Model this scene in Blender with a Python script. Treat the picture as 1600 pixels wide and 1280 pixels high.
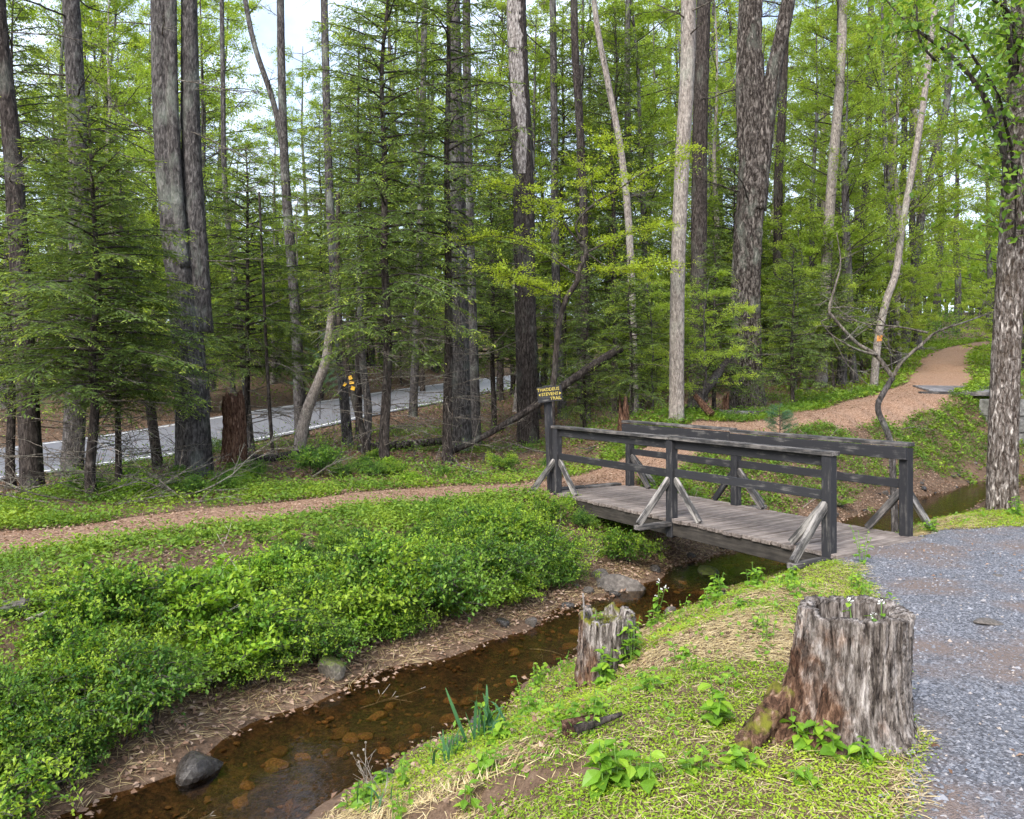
import bpy, math, numpy as np
from mathutils import Vector, Matrix
R = math.radians
sc = bpy.context.scene
for o in list(bpy.data.objects):
    bpy.data.objects.remove(o)

# ------------------------------------------------------------------ camera, sky, sun, exposure
FOC = 1240.0          # focal length in pixels of a 1600 px wide frame
CAMZ = 1.85
cam_data = bpy.data.cameras.new("camera")
cam_data.lens = 36.0 * FOC / 1600.0
cam_data.sensor_width = 36.0
cam_data.shift_y = -50.0 / 1600.0
cam_data.clip_end = 2000.0
cam_data.clip_start = 0.05
cam = bpy.data.objects.new("camera", cam_data)
cam.location = (0, 0, CAMZ)
cam.rotation_euler = (R(90), 0, 0)
sc.collection.objects.link(cam)
sc.camera = cam

SUN_EL, SUN_AZ = 42.0, 206.0   # azimuth clockwise from +Y
world = bpy.data.worlds.new("World")
sc.world = world
world.use_nodes = True
wn = world.node_tree
sky = wn.nodes.new("ShaderNodeTexSky")
sky.sky_type = 'NISHITA'
sky.sun_disc = False
sky.sun_elevation = R(SUN_EL)
sky.sun_rotation = R(SUN_AZ)
sky.air_density = 1.0
sky.dust_density = 3.0
sky.ozone_density = 1.0
bg = wn.nodes["Background"]
bg.inputs["Strength"].default_value = 0.15
# thin bright cloud spread evenly over the whole sky
wtc = wn.nodes.new("ShaderNodeTexCoord")
wns = wn.nodes.new("ShaderNodeTexNoise"); wns.inputs["Scale"].default_value = 3.2; wns.inputs["Detail"].default_value = 7; wns.inputs["Roughness"].default_value = .6
wrp = wn.nodes.new("ShaderNodeValToRGB")
wrp.color_ramp.elements[0].position = .36; wrp.color_ramp.elements[0].color = (.15,) * 3 + (1,)
wrp.color_ramp.elements[1].position = .62; wrp.color_ramp.elements[1].color = (.8,) * 3 + (1,)
wmx = wn.nodes.new("ShaderNodeMixRGB"); wmx.inputs[2].default_value = (5.0, 5.6, 6.7, 1)
wn.links.new(wtc.outputs["Generated"], wns.inputs["Vector"]); wn.links.new(wns.outputs["Fac"], wrp.inputs[0])
wn.links.new(wrp.outputs[0], wmx.inputs[0]); wn.links.new(sky.outputs[0], wmx.inputs[1])
wn.links.new(wmx.outputs[0], bg.inputs["Color"])
sun_d = bpy.data.lights.new("sun", 'SUN')
sun_d.energy = 2.4
sun_d.angle = R(25)
sun_d.color = (1.0, 0.97, 0.92)
sun = bpy.data.objects.new("sun", sun_d)
az, el = R(SUN_AZ), R(SUN_EL)
sdir = Vector((math.sin(az) * math.cos(el), math.cos(az) * math.cos(el), math.sin(el)))
sun.rotation_euler = (-sdir).to_track_quat('-Z', 'Y').to_euler()
sc.collection.objects.link(sun)
sc.view_settings.view_transform = 'Standard'
sc.view_settings.look = 'None'
sc.view_settings.gamma = 1.0
sc.view_settings.use_curve_mapping = False
sc.view_settings.exposure = 1.2
sc.render.engine = 'CYCLES'
cy = sc.cycles
cy.max_bounces = 8
cy.diffuse_bounces = 4
cy.glossy_bounces = 3
cy.transmission_bounces = 5
cy.transparent_max_bounces = 8
cy.caustics_reflective = False
cy.caustics_refractive = False
cy.use_denoising = True
cy.use_adaptive_sampling = True
cy.adaptive_threshold = .03
cy.sample_clamp_indirect = 6.0

# ------------------------------------------------------------------ helpers
rng = np.random.default_rng(7)
def U(a, b, n=None, r=None):
    return (r or rng).uniform(a, b, n)
def nrm(v):
    v = np.asarray(v, float)
    return v / np.maximum(np.linalg.norm(v, axis=-1, keepdims=True), 1e-9)
def PX(px, d):
    return (px - 800.0) / FOC * d
def PZ(py, d):
    return CAMZ - (py - 590.0) / FOC * d

class Buf:
    def __init__(s):
        s.V, s.F, s.T, s.n = [], [], [], 0
    def add(s, V, F, T=None):
        V = np.asarray(V, float).reshape(-1, 3)
        F = np.asarray(F, int)
        if len(F):
            s.F.append(F + s.n)
        s.V.append(V)
        s.T.append(np.full(len(V), 0.5) if T is None else np.asarray(T, float))
        s.n += len(V)
        return s
    def verts(s):
        return np.concatenate(s.V) if s.V else np.zeros((0, 3))

def make_mesh(name, buf, mat, smooth=False):
    V = buf.verts()
    me = bpy.data.meshes.new(name)
    me.vertices.add(len(V))
    me.vertices.foreach_set("co", V.astype(np.float32).ravel())
    loops = np.concatenate([f.ravel() for f in buf.F])
    tot = np.concatenate([np.full(len(f), f.shape[1]) for f in buf.F])
    start = np.concatenate([[0], np.cumsum(tot)[:-1]])
    me.loops.add(len(loops))
    me.loops.foreach_set("vertex_index", loops.astype(np.int32))
    me.polygons.add(len(tot))
    me.polygons.foreach_set("loop_start", start.astype(np.int32))
    me.polygons.foreach_set("loop_total", tot.astype(np.int32))
    me.polygons.foreach_set("use_smooth", np.full(len(tot), smooth))
    at = me.attributes.new("tint", 'FLOAT', 'POINT')
    at.data.foreach_set("value", np.concatenate(buf.T).astype(np.float32))
    me.update(calc_edges=True)
    if mat:
        me.materials.append(mat)
    return me

def link(o, parent=None):
    sc.collection.objects.link(o)
    if parent is not None:
        o.parent = parent
    return o
def obj(name, me, parent=None, loc=(0, 0, 0), rz=0.0, scale=1.0):
    o = bpy.data.objects.new(name, me)
    o.location = loc
    o.rotation_euler = (0, 0, rz)
    o.scale = (scale,) * 3 if np.isscalar(scale) else scale
    return link(o, parent)
def mk(name, buf, mat, parent=None, smooth=False, loc=(0, 0, 0)):
    return obj(name, make_mesh(name, buf, mat, smooth), parent, loc)
def tag(o, label, cat, group=None):
    o["label"] = label
    o["category"] = cat
    if group:
        o["group"] = group
    return o
def kind(o, k, label=None):
    o["kind"] = k
    if label:
        o["label"] = label
    return o
def empty(name, loc=(0, 0, 0), rz=0.0, scale=1.0):
    o = bpy.data.objects.new(name, None)
    o.location = loc
    o.rotation_euler = (0, 0, rz)
    o.scale = (scale,) * 3
    o.empty_display_size = 0.1
    return link(o)

def resample(pts, step):
    pts = np.asarray(pts, float)
    if len(pts) > 2:   # catmull-rom
        P = np.vstack([2 * pts[0] - pts[1], pts, 2 * pts[-1] - pts[-2]])
        out = []
        for i in range(1, len(P) - 2):
            n = max(2, int(np.linalg.norm(P[i + 1] - P[i]) / step) + 1)
            t = np.linspace(0, 1, n, endpoint=False)[:, None]
            a, b, c, d = P[i - 1], P[i], P[i + 1], P[i + 2]
            out.append(.5 * ((2 * b) + (c - a) * t + (2 * a - 5 * b + 4 * c - d) * t**2 + (3 * b - a - 3 * c + d) * t**3))
        return np.vstack(out + [pts[-1:]])
    n = max(2, int(np.linalg.norm(pts[1] - pts[0]) / step) + 1)
    return pts[0] + (pts[1] - pts[0]) * np.linspace(0, 1, n)[:, None]

def tube(buf, pts, rad, sides=6, tint=None, lobes=None, cap=True):
    """pts (n,3); rad (n,) ; lobes: optional (n,sides) multiplier"""
    pts = np.asarray(pts, float)
    n = len(pts)
    rad = np.broadcast_to(np.asarray(rad, float), (n,))
    T = nrm(np.gradient(pts, axis=0))
    ref = np.array([1., 0, 0]) if abs(T[0][0]) < .8 else np.array([0, 1., 0])
    A = nrm(np.cross(T, ref)); B = np.cross(T, A)
    th = np.arange(sides) * 2 * math.pi / sides
    m = np.ones((n, sides)) if lobes is None else lobes
    V = pts[:, None, :] + (A[:, None, :] * np.cos(th)[None, :, None] + B[:, None, :] * np.sin(th)[None, :, None]) * (rad[:, None] * m)[:, :, None]
    V = V.reshape(-1, 3)
    i = np.arange(n - 1)[:, None] * sides
    j = np.arange(sides)[None, :]
    k = (j + 1) % sides
    F = np.stack([i + j, i + k, i + sides + k, i + sides + j], -1).reshape(-1, 4)
    o = buf.n
    buf.add(V, F, None if tint is None else np.repeat(np.broadcast_to(tint, (n,)), sides))
    if cap:
        c = np.arange(sides)
        V2 = np.array([pts[-1], pts[0]])
        base = buf.n
        last = (n - 1) * sides
        F2 = np.concatenate([np.stack([o + last + c, o + last + (c + 1) % sides, np.full(sides, base)], -1),
                             np.stack([o + (c + 1) % sides, o + c, np.full(sides, base + 1)], -1)])
        buf.V.append(V2); buf.T.append(np.full(2, .5)); buf.F.append(F2); buf.n += 2

def prisms(buf, A, B, ra, rb, tint=.5):
    """many thin 3-sided twigs from A to B (n,3)"""
    A = np.asarray(A, float); B = np.asarray(B, float)
    n = len(A)
    if n == 0:
        return
    T = nrm(B - A)
    ref = np.where(np.abs(T[:, 2:3]) > .9, np.array([[1., 0, 0]]), np.array([[0, 0, 1.]]))
    X = nrm(np.cross(T, ref)); Y = np.cross(T, X)
    th = np.array([0, 2.094, 4.189])
    ring = X[:, None] * np.cos(th)[None, :, None] + Y[:, None] * np.sin(th)[None, :, None]
    ra = np.broadcast_to(ra, (n,))[:, None, None]; rb = np.broadcast_to(rb, (n,))[:, None, None]
    V = np.concatenate([A[:, None] + ring * ra, B[:, None] + ring * rb], 1).reshape(-1, 3)
    f = np.array([[0, 1, 4, 3], [1, 2, 5, 4], [2, 0, 3, 5]])
    F = (np.arange(n)[:, None, None] * 6 + f[None]).reshape(-1, 4)
    buf.add(V, F, np.full(len(V), tint))

def kites(buf, P, D, N, L, W, T, fold=.12, mid=.45):
    n = len(P)
    if n == 0:
        return
    D = nrm(D); S = nrm(np.cross(D, N)); N = np.cross(S, D)
    L = np.broadcast_to(L, (n,))[:, None]; W = np.broadcast_to(W, (n,))[:, None]
    V = np.stack([P, P + D * L * mid + S * W * .5 + N * W * fold, P + D * L - N * L * .06, P + D * L * mid - S * W * .5 + N * W * fold], 1)
    F = np.arange(4 * n).reshape(n, 4)
    buf.add(V.reshape(-1, 3), F, np.repeat(np.broadcast_to(T, (n,)), 4))

def leaf6(buf, P, D, N, L, W, T, fold=.15, droop=.15):
    """larger pointed leaf of two folded halves (8 triangles)"""
    n = len(P)
    D = nrm(D); S = nrm(np.cross(D, N)); N = np.cross(S, D)
    L = np.broadcast_to(L, (n,))[:, None]; W = np.broadcast_to(W, (n,))[:, None]
    def pt(u, w):
        return P + D * L * u + S * W * w * .5 + N * (W * abs(w) * fold - L * droop * u * u)
    V = np.stack([pt(0, 0), pt(.18, .62), pt(.45, 1), pt(.78, .55), pt(1, 0), pt(.78, -.55), pt(.45, -1), pt(.18, -.62), pt(.45, 0)], 1)
    f = np.array([[0, 1, 2, 8], [8, 2, 3, 4], [8, 4, 5, 6], [0, 8, 6, 7]])
    F = (np.arange(n)[:, None, None] * 9 + f[None]).reshape(-1, 4)
    buf.add(V.reshape(-1, 3), F, np.repeat(np.broadcast_to(T, (n,)), 9))

def box(buf, size, M=None, bev=0.0, seed=0, warp=0.0):
    """box with chamfered long edges, centred, transformed by Matrix M"""
    import bmesh
    bm = bmesh.new()
    bmesh.ops.create_cube(bm, size=1.0)
    for v in bm.verts:
        v.co = Vector((v.co.x * size[0], v.co.y * size[1], v.co.z * size[2]))
    if bev > 0:
        bmesh.ops.bevel(bm, geom=bm.edges[:], offset=bev, segments=1, affect='EDGES')
    r = np.random.default_rng(seed)
    if warp:
        for v in bm.verts:
            v.co += Vector(r.uniform(-warp, warp, 3))
    if M is not None:
        bm.transform(M)
    bm.verts.ensure_lookup_table()
    bmesh.ops.triangulate(bm, faces=[f for f in bm.faces if len(f.verts) > 4])
    V = np.array([v.co[:] for v in bm.verts])
    for k in (3, 4):
        pass
    f4 = [[v.index for v in f.verts] for f in bm.faces if len(f.verts) == 4]
    f3 = [[v.index for v in f.verts] for f in bm.faces if len(f.verts) == 3]
    o = buf.n
    buf.add(V, np.zeros((0, 4), int))
    if f4: buf.F.append(np.array(f4) + o)
    if f3: buf.F.append(np.array(f3) + o)
    bm.free()

def frame(origin, xdir, zdir=(0, 0, 1)):
    x = Vector(xdir).normalized(); z = Vector(zdir)
    y = z.cross(x).normalized(); z = x.cross(y).normalized()
    M = Matrix((x, y, z)).transposed().to_4x4()
    M.translation = Vector(origin)
    return M

# smooth pseudo-noise
class Noise:
    def __init__(s, seed, octaves=4, base=1.0, dim=2):
        r = np.random.default_rng(seed)
        s.w = []
        for o in range(octaves):
            for k in range(5):
                f = base * 2**o * r.uniform(.7, 1.4)
                d = nrm(r.normal(size=dim)) * f
                s.w.append((d, r.uniform(0, 6.28), .5**o))
        s.norm = sum(a for _, _, a in s.w) * .45
    def __call__(s, *c):
        return sum(a * np.sin(sum(d[i] * c[i] for i in range(len(c))) + p) for d, p, a in s.w) / s.norm
def sstep(a, b, x):
    t = np.clip((x - a) / (b - a), 0, 1)
    return t * t * (3 - 2 * t)

# ------------------------------------------------------------------ materials
def new_mat(name):
    m = bpy.data.materials.new(name)
    m.use_nodes = True
    nt = m.node_tree
    return m, nt, nt.nodes["Principled BSDF"]
def nd(nt, t, **kw):
    n = nt.nodes.new(t)
    for k, v in kw.items():
        if k in n.inputs:
            n.inputs[k].default_value = v
        else:
            setattr(n, k, v)
    return n
def ramp(nt, fac, stops):
    n = nt.nodes.new("ShaderNodeValToRGB")
    e = n.color_ramp.elements
    while len(e) < len(stops):
        e.new(0.5)
    for q, (p, c) in zip(e, stops):
        q.position = p
        q.color = (c, c, c, 1) if np.isscalar(c) else (*c, 1)
    nt.links.new(fac, n.inputs[0])
    return n.outputs[0]
def coords(nt, scale=(1, 1, 1), kind_="Object", rot=(0, 0, 0)):
    tc = nt.nodes.new("ShaderNodeTexCoord")
    mp = nt.nodes.new("ShaderNodeMapping")
    mp.inputs["Scale"].default_value = scale
    mp.inputs["Rotation"].default_value = rot
    nt.links.new(tc.outputs[kind_], mp.inputs[0])
    return mp.outputs[0]
def noise(nt, vec, scale=5., detail=5., rough=.6, dist=0.):
    n = nd(nt, "ShaderNodeTexNoise", Scale=scale, Detail=detail, Roughness=rough, Distortion=dist)
    if vec is not None:
        nt.links.new(vec, n.inputs["Vector"])
    return n.outputs["Fac"]
def mix(nt, fac, a, b, mode='MIX'):
    n = nt.nodes.new("ShaderNodeMix")
    n.data_type = 'RGBA'
    n.blend_type = mode
    for s, v in ((n.inputs["Factor"], fac), (n.inputs["A"], a), (n.inputs["B"], b)):
        pass
    fs = [i for i in n.inputs if i.name == "Factor" and i.type == 'VALUE'][0]
    as_ = [i for i in n.inputs if i.name == "A" and i.type == 'RGBA'][0]
    bs = [i for i in n.inputs if i.name == "B" and i.type == 'RGBA'][0]
    for s, v in ((fs, fac), (as_, a), (bs, b)):
        if hasattr(v, "is_linked") or isinstance(v, bpy.types.NodeSocket):
            nt.links.new(v, s)
        elif np.isscalar(v):
            s.default_value = v
        else:
            s.default_value = (*v, 1)
    return [o for o in n.outputs if o.type == 'RGBA'][0]
def bump(nt, bsdf, h, strength=.5, dist=.02):
    b = nd(nt, "ShaderNodeBump", Strength=strength, Distance=dist)
    nt.links.new(h, b.inputs["Height"])
    nt.links.new(b.outputs[0], bsdf.inputs["Normal"])

def leaf_mat(name, c0, c1, c2, trans=.35, rough=.55, var=.25):
    m, nt, b = new_mat(name)
    at = nt.nodes.new("ShaderNodeAttribute"); at.attribute_name = "tint"
    col = ramp(nt, at.outputs["Fac"], [(0, c0), (.5, c1), (1, c2)])
    oi = nt.nodes.new("ShaderNodeObjectInfo")
    dark = mix(nt, 1.0, col, (1 - var, 1 - var * .9, 1 - var), 'MULTIPLY')
    col = mix(nt, oi.outputs["Random"], col, dark)
    nt.links.new(col, b.inputs["Base Color"])
    b.inputs["Roughness"].default_value = rough
    b.inputs["Specular IOR Level"].default_value = .3
    tr = nt.nodes.new("ShaderNodeBsdfTranslucent")
    tcol = mix(nt, 1.0, col, (1.5, 1.35, .6), 'MULTIPLY')
    nt.links.new(tcol, tr.inputs[0])
    ms = nt.nodes.new("ShaderNodeMixShader"); ms.inputs[0].default_value = trans
    nt.links.new(b.outputs[0], ms.inputs[1]); nt.links.new(tr.outputs[0], ms.inputs[2])
    nt.links.new(ms.outputs[0], nt.nodes["Material Output"].inputs[0])
    return m

def bark_mat(name, dark, mid, light, lichen=(.32, .36, .30), lich=.35, scale=1.0, bstr=.8, stops=(.36, .5, .64)):
    m, nt, b = new_mat(name)
    v = coords(nt, (14 * scale, 14 * scale, 4.2 * scale))
    n1 = noise(nt, v, 1.6, 6, .65, .6)
    v2 = coords(nt, (1, 1, .5))
    n2 = noise(nt, v2, 2.2, 4, .6)
    n3 = noise(nt, coords(nt, (30, 30, 14)), 1.0, 4, .7)
    col = ramp(nt, n1, [(stops[0], dark), (stops[1], mid), (stops[2], light)])
    lf = ramp(nt, n2, [(.52, 0), (.68, lich)])
    col = mix(nt, lf, col, lichen)
    spk = ramp(nt, n3, [(.35, .72), (.65, 1.15)])
    col = mix(nt, 1.0, col, spk, 'MULTIPLY')
    nt.links.new(col, b.inputs["Base Color"])
    b.inputs["Roughness"].default_value = .92
    b.inputs["Specular IOR Level"].default_value = .15
    hh = mix(nt, .35, ramp(nt, n1, [(stops[0], 0), (stops[2], 1)]), n3)
    bump(nt, b, hh, bstr, .035)
    return m

def wood_mat(name, paint, worn, fac_lo, fac_hi, axis='x', rough=.8):
    """painted / weathered board: grain runs along local x"""
    m, nt, b = new_mat(name)
    v = coords(nt, (1.2, 22, 22))
    oi = nt.nodes.new("ShaderNodeObjectInfo")
    add = nt.nodes.new("ShaderNodeVectorMath"); add.operation = 'ADD'
    sc_ = nt.nodes.new("ShaderNodeVectorMath"); sc_.operation = 'SCALE'
    cmb = nt.nodes.new("ShaderNodeCombineXYZ")
    nt.links.new(oi.outputs["Random"], cmb.inputs[0]); nt.links.new(oi.outputs["Random"], cmb.inputs[1])
    nt.links.new(cmb.outputs[0], sc_.inputs[0]); sc_.inputs["Scale"].default_value = 37.0
    nt.links.new(v, add.inputs[0]); nt.links.new(sc_.outputs[0], add.inputs[1])
    g = noise(nt, add.outputs[0], 1.5, 6, .7, .3)
    big = noise(nt, coords(nt, (2.5, 5, 5)), 1.5, 4, .6)
    f = mix(nt, .55, g, big)
    f = ramp(nt, f, [(fac_lo, 0), (fac_hi, 1)])
    gr = ramp(nt, g, [(.3, .6), (.7, 1.25)])
    worn_c = mix(nt, 1.0, worn, gr, 'MULTIPLY')
    col = mix(nt, f, paint, worn_c)
    rv = ramp(nt, oi.outputs["Random"], [(0, .78), (1, 1.15)])
    col = mix(nt, 1.0, col, rv, 'MULTIPLY')
    nt.links.new(col, b.inputs["Base Color"])
    b.inputs["Roughness"].default_value = rough
    b.inputs["Specular IOR Level"].default_value = .3
    bump(nt, b, g, .5, .006)
    return m

def rock_mat(name, c0, c1, c2, moss=0.0, mossc=(.10, .13, .02)):
    m, nt, b = new_mat(name)
    oi = nt.nodes.new("ShaderNodeObjectInfo")
    n1 = noise(nt, coords(nt), 6, 6, .65)
    n2 = noise(nt, coords(nt), 28, 4, .6)
    col = ramp(nt, n1, [(.3, c0), (.5, c1), (.7, c2)])
    col = mix(nt, 1.0, col, ramp(nt, oi.outputs["Random"], [(0, .5), (1, 1.25)]), 'MULTIPLY')
    if moss:
        geo = nt.nodes.new("ShaderNodeNewGeometry")
        sx = nt.nodes.new("ShaderNodeSeparateXYZ"); nt.links.new(geo.outputs["Normal"], sx.inputs[0])
        mm = nt.nodes.new("ShaderNodeMath"); mm.operation = 'MULTIPLY'
        nt.links.new(ramp(nt, sx.outputs[2], [(.1, 0), (.6, 1)]), mm.inputs[0])
        nt.links.new(ramp(nt, n1, [(.62 - .25 * moss, 0), (.7 - .2 * moss, 1)]), mm.inputs[1])
        col = mix(nt, mm.outputs[0], col, mossc)
    nt.links.new(col, b.inputs["Base Color"])
    b.inputs["Roughness"].default_value = .8
    bump(nt, b, mix(nt, .4, n1, n2), .6, .02)
    return m

M = {}
M['hemlock'] = leaf_mat('hemlock_needles', (.062, .105, .030), (.155, .235, .050), (.40, .49, .08), .42, .6, .25)
M['hemlock_far'] = leaf_mat('hemlock_needles_far', (.018, .040, .014), (.040, .085, .024), (.10, .17, .03), .22, .6, .35)
M['spring'] = leaf_mat('spring_leaves', (.15, .24, .04), (.28, .41, .06), (.44, .54, .10), .55, .5, .25)
M['yellow'] = leaf_mat('yellow_green_leaves', (.18, .27, .03), (.31, .42, .04), (.46, .54, .07), .5, .5, .1)
M['broad'] = leaf_mat('broad_leaves', (.07, .15, .022), (.13, .25, .03), (.26, .40, .05), .45, .4, .2)
M['shrub'] = leaf_mat('shrub_leaves', (.05, .135, .02), (.13, .27, .03), (.34, .47, .045), .42, .42, .35)
M['shrub_dark'] = leaf_mat('dark_shrub_leaves', (.04, .11, .02), (.085, .20, .03), (.20, .33, .04), .4, .42, .3)
M['weed'] = leaf_mat('weed_leaves', (.10, .22, .022), (.17, .33, .03), (.32, .47, .04), .4, .42, .15)
M['cover'] = leaf_mat('ground_cover_leaves', (.05, .105, .016), (.115, .215, .024), (.27, .37, .035), .35, .5, .05)
M['sedum'] = leaf_mat('low_yellow_green_cover', (.13, .22, .016), (.25, .38, .022), (.42, .50, .05), .35, .5, .05)
M['straw'] = leaf_mat('dry_straw', (.28, .20, .10), (.50, .40, .21), (.70, .60, .38), .25, .7, .05)
M['litter'] = leaf_mat('dead_leaves', (.09, .05, .03), (.22, .13, .085), (.42, .31, .235), .15, .7, .05)
M['fern'] = leaf_mat('fern_fronds', (.08, .17, .02), (.15, .27, .03), (.26, .38, .05), .4, .5, .1)
M['pine'] = leaf_mat('pine_needles', (.03, .08, .04), (.06, .14, .07), (.12, .22, .11), .25, .5, .1)
M['strap'] = leaf_mat('strap_leaves', (.03, .09, .04), (.05, .14, .06), (.10, .22, .08), .3, .35, .1)

M['bark_grey'] = bark_mat('bark_grey_brown', (.024, .021, .020), (.070, .063, .060), (.155, .142, .135))
M['bark_hem'] = bark_mat('bark_hemlock', (.014, .011, .010), (.042, .034, .030), (.10, .084, .075), lich=.15)
M['bark_light'] = bark_mat('bark_pale_grey', (.11, .092, .080), (.24, .21, .185), (.37, .33, .29), (.36, .40, .33), .3, 1.3, .6)
M['bark_oak'] = bark_mat('bark_shaggy', (.022, .017, .014), (.085, .070, .060), (.20, .175, .155), (.24, .27, .22), .45, .8, 1.5, (.41, .5, .60))
M['bark_right'] = bark_mat('bark_flaky', (.045, .030, .022), (.25, .205, .175), (.50, .445, .40), (.11, .08, .05), .6, 1.25, 1.6, (.37, .49, .61))
M['twig'] = bark_mat('dead_twig_bark', (.05, .042, .036), (.14, .12, .10), (.27, .24, .20), lich=.3)
M['twig_pale'] = bark_mat('pale_twig', (.20, .17, .14), (.36, .32, .27), (.50, .46, .40), lich=.2)
M['snag'] = bark_mat('bare_snag_wood', (.05, .042, .04), (.24, .215, .20), (.46, .43, .41), lich=.1)
M['rotten'] = bark_mat('rotten_red_wood', (.035, .017, .011), (.115, .058, .036), (.22, .135, .092), lich=.0, scale=1.3, bstr=1.2)
M['branch'] = bark_mat('branch_bark', (.022, .018, .015), (.055, .046, .040), (.11, .095, .085), lich=.1)

M['rail'] = wood_mat('dark_painted_wood', (.022, .022, .025), (.15, .14, .13), .54, .70)
M['rail_worn'] = wood_mat('worn_painted_wood', (.030, .029, .029), (.20, .18, .165), .46, .64)
M['brace'] = wood_mat('peeling_brace_wood', (.040, .038, .037), (.27, .25, .23), .45, .58)
M['deck'] = wood_mat('deck_plank_wood', (.085, .066, .057), (.235, .198, .175), .38, .60)
M['stringer'] = wood_mat('stringer_wood', (.022, .019, .016), (.07, .06, .05), .42, .68)
M['grey_plank'] = wood_mat('grey_plank_wood', (.085, .085, .095), (.19, .185, .19), .40, .60)
M['rock'] = rock_mat('bank_rock', (.035, .03, .026), (.10, .085, .072), (.20, .175, .155))
M['rock_moss'] = rock_mat('mossy_rock', (.045, .04, .032), (.11, .095, .075), (.2, .18, .15), 1.0)
M['rock_wet'] = rock_mat('wet_rock', (.02, .017, .015), (.05, .043, .038), (.10, .09, .08))
M['rock_wet'].node_tree.nodes["Principled BSDF"].inputs["Roughness"].default_value = .25
M['cobble'] = rock_mat('stream_cobble', (.06, .032, .014), (.20, .11, .045), (.38, .24, .12))
M['rock_wall'] = rock_mat('wall_stone', (.08, .075, .07), (.17, .165, .15), (.30, .29, .27))

# ------------------------------------------------------------------ terrain function
WATER = -0.85
SC = np.array([(-2.9, .5), (-2.45, 3.2), (-1.95, 4.8), (-1.45, 5.85), (-.17, 7.45), (.94, 8.85), (2.6, 10.7), (5.2, 13.0), (8.5, 15.6), (13.4, 20.2), (20, 24.5), (32, 31)])
SH = np.array([.8, .8, .72, .70, .54, .45, .6, .8, 1.2, 1.2, 1.1, 1.0])
PATH = np.array([(-16, 3.4), (-9, 6.7), (-5.6, 8.75), (-2.85, 11.5), (-.8, 12.95), (1.1, 13.9), (2.8, 15.6), (5, 17.8), (8, 20), (11.5, 23.5), (14.5, 27), (18.5, 34), (21, 38), (24.5, 43), (29.8, 50), (37, 55), (50, 62)])
PHW = np.array([.75, .72, .68, .62, .68, .75, .7, .65, .7, .9, .95, .9, .8, .75, .7, .7, .7])
ROAD_A = np.array([-11., 17.]); ROAD_D = np.array([.366, .93]); ROAD_N = np.array([-.93, .366])
RW = 6.6
def road_z(t):
    return np.interp(t, [-60, -30, -10, 0, 5, 8.5, 12, 16, 22, 27, 35, 50, 70, 100], [-1.2, -.8, -.45, -.34, -.26, -.12, .12, .42, .75, 1.08, 1.5, 2.2, 3.4, 5.5])
def polydist(x, y, P, W):
    best = np.full(x.shape, 1e9); hw = np.zeros(x.shape); side = np.zeros(x.shape); al = np.zeros(x.shape)
    acc = 0.
    for i in range(len(P) - 1):
        a, b = P[i], P[i + 1]
        d = b - a; L2 = d @ d
        t = np.clip(((x - a[0]) * d[0] + (y - a[1]) * d[1]) / L2, 0, 1)
        qx, qy = x - a[0] - t * d[0], y - a[1] - t * d[1]
        dd = np.hypot(qx, qy)
        m = dd < best
        best = np.where(m, dd, best)
        hw = np.where(m, W[i] + (W[i + 1] - W[i]) * t, hw)
        side = np.where(m, np.sign(d[0] * qy - d[1] * qx), side)
        al = np.where(m, acc + t * math.sqrt(L2), al)
        acc += math.sqrt(L2)
    return best, hw, side, al
CTRL = np.array([
 (1.5, 3, .0), (4, 6, .0), (8, 6, .02), (8, 11, -.02), (3, -3, .05), (12, 2, .1), (-1, 0, -.05), (12, 13, .2), (18, 20, .8), (25, 28, 1.8), (3.2, 7.6, -.02), (6, 9, -.01),
 (-16, 3.4, -.1), (-9, 6.7, 0), (-5.6, 8.7, 0), (-2.85, 11.5, 0), (-.8, 13, 0), (1.1, 13.9, 0), (2.8, 15.6, .25), (5, 17.8, .68), (8, 20, .95), (11.5, 23.5, 1.25), (14.5, 27, 1.6),
 (18.5, 34, 2.5), (21, 38, 3.0), (24.5, 43, 3.45), (29.8, 50, 4.0), (37, 55, 4.5), (6.3, 16.8, .78), (10.5, 20.5, 1.0), (13, 24, 1.25),
 (-6.5, 12, 0), (-10, 10, -.08), (-4, 16, -.02), (0, 21, 0), (-2, 18, 0), (3.8, 18.3, .88), (1.5, 17.5, .15), (2.5, 22, .4), (7, 24, .9), (10, 32, 1.8), (16, 40, 3), (5, 35, 1.3), (-3, 25, .05),
 (-14, 12, -.3), (-20, 30, .3), (-40, 40, 1), (-60, 80, 6), (0, 90, 6), (50, 90, 8), (80, 60, 6), (-80, 20, 0), (-60, -40, -1), (60, -40, 1), (0, -60, 0), (60, 20, 3), (0, 160, 14), (-120, 120, 10), (120, 120, 14),
 (-15, 45, 1.8), (8, 55, 3.4), (25, 62, 5)], float)
def _phi(d):
    return -np.sqrt(d * d + 4.0)
_D = np.hypot(CTRL[:, None, 0] - CTRL[None, :, 0], CTRL[:, None, 1] - CTRL[None, :, 1])
_A = np.block([[_phi(_D) + np.eye(len(CTRL)) * -.02, np.ones((len(CTRL), 1))], [np.ones((1, len(CTRL))), np.zeros((1, 1))]])
_S = np.linalg.solve(_A, np.concatenate([CTRL[:, 2], [0]]))
_n1 = Noise(3, 4, .9); _n2 = Noise(5, 3, 3.2)
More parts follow.
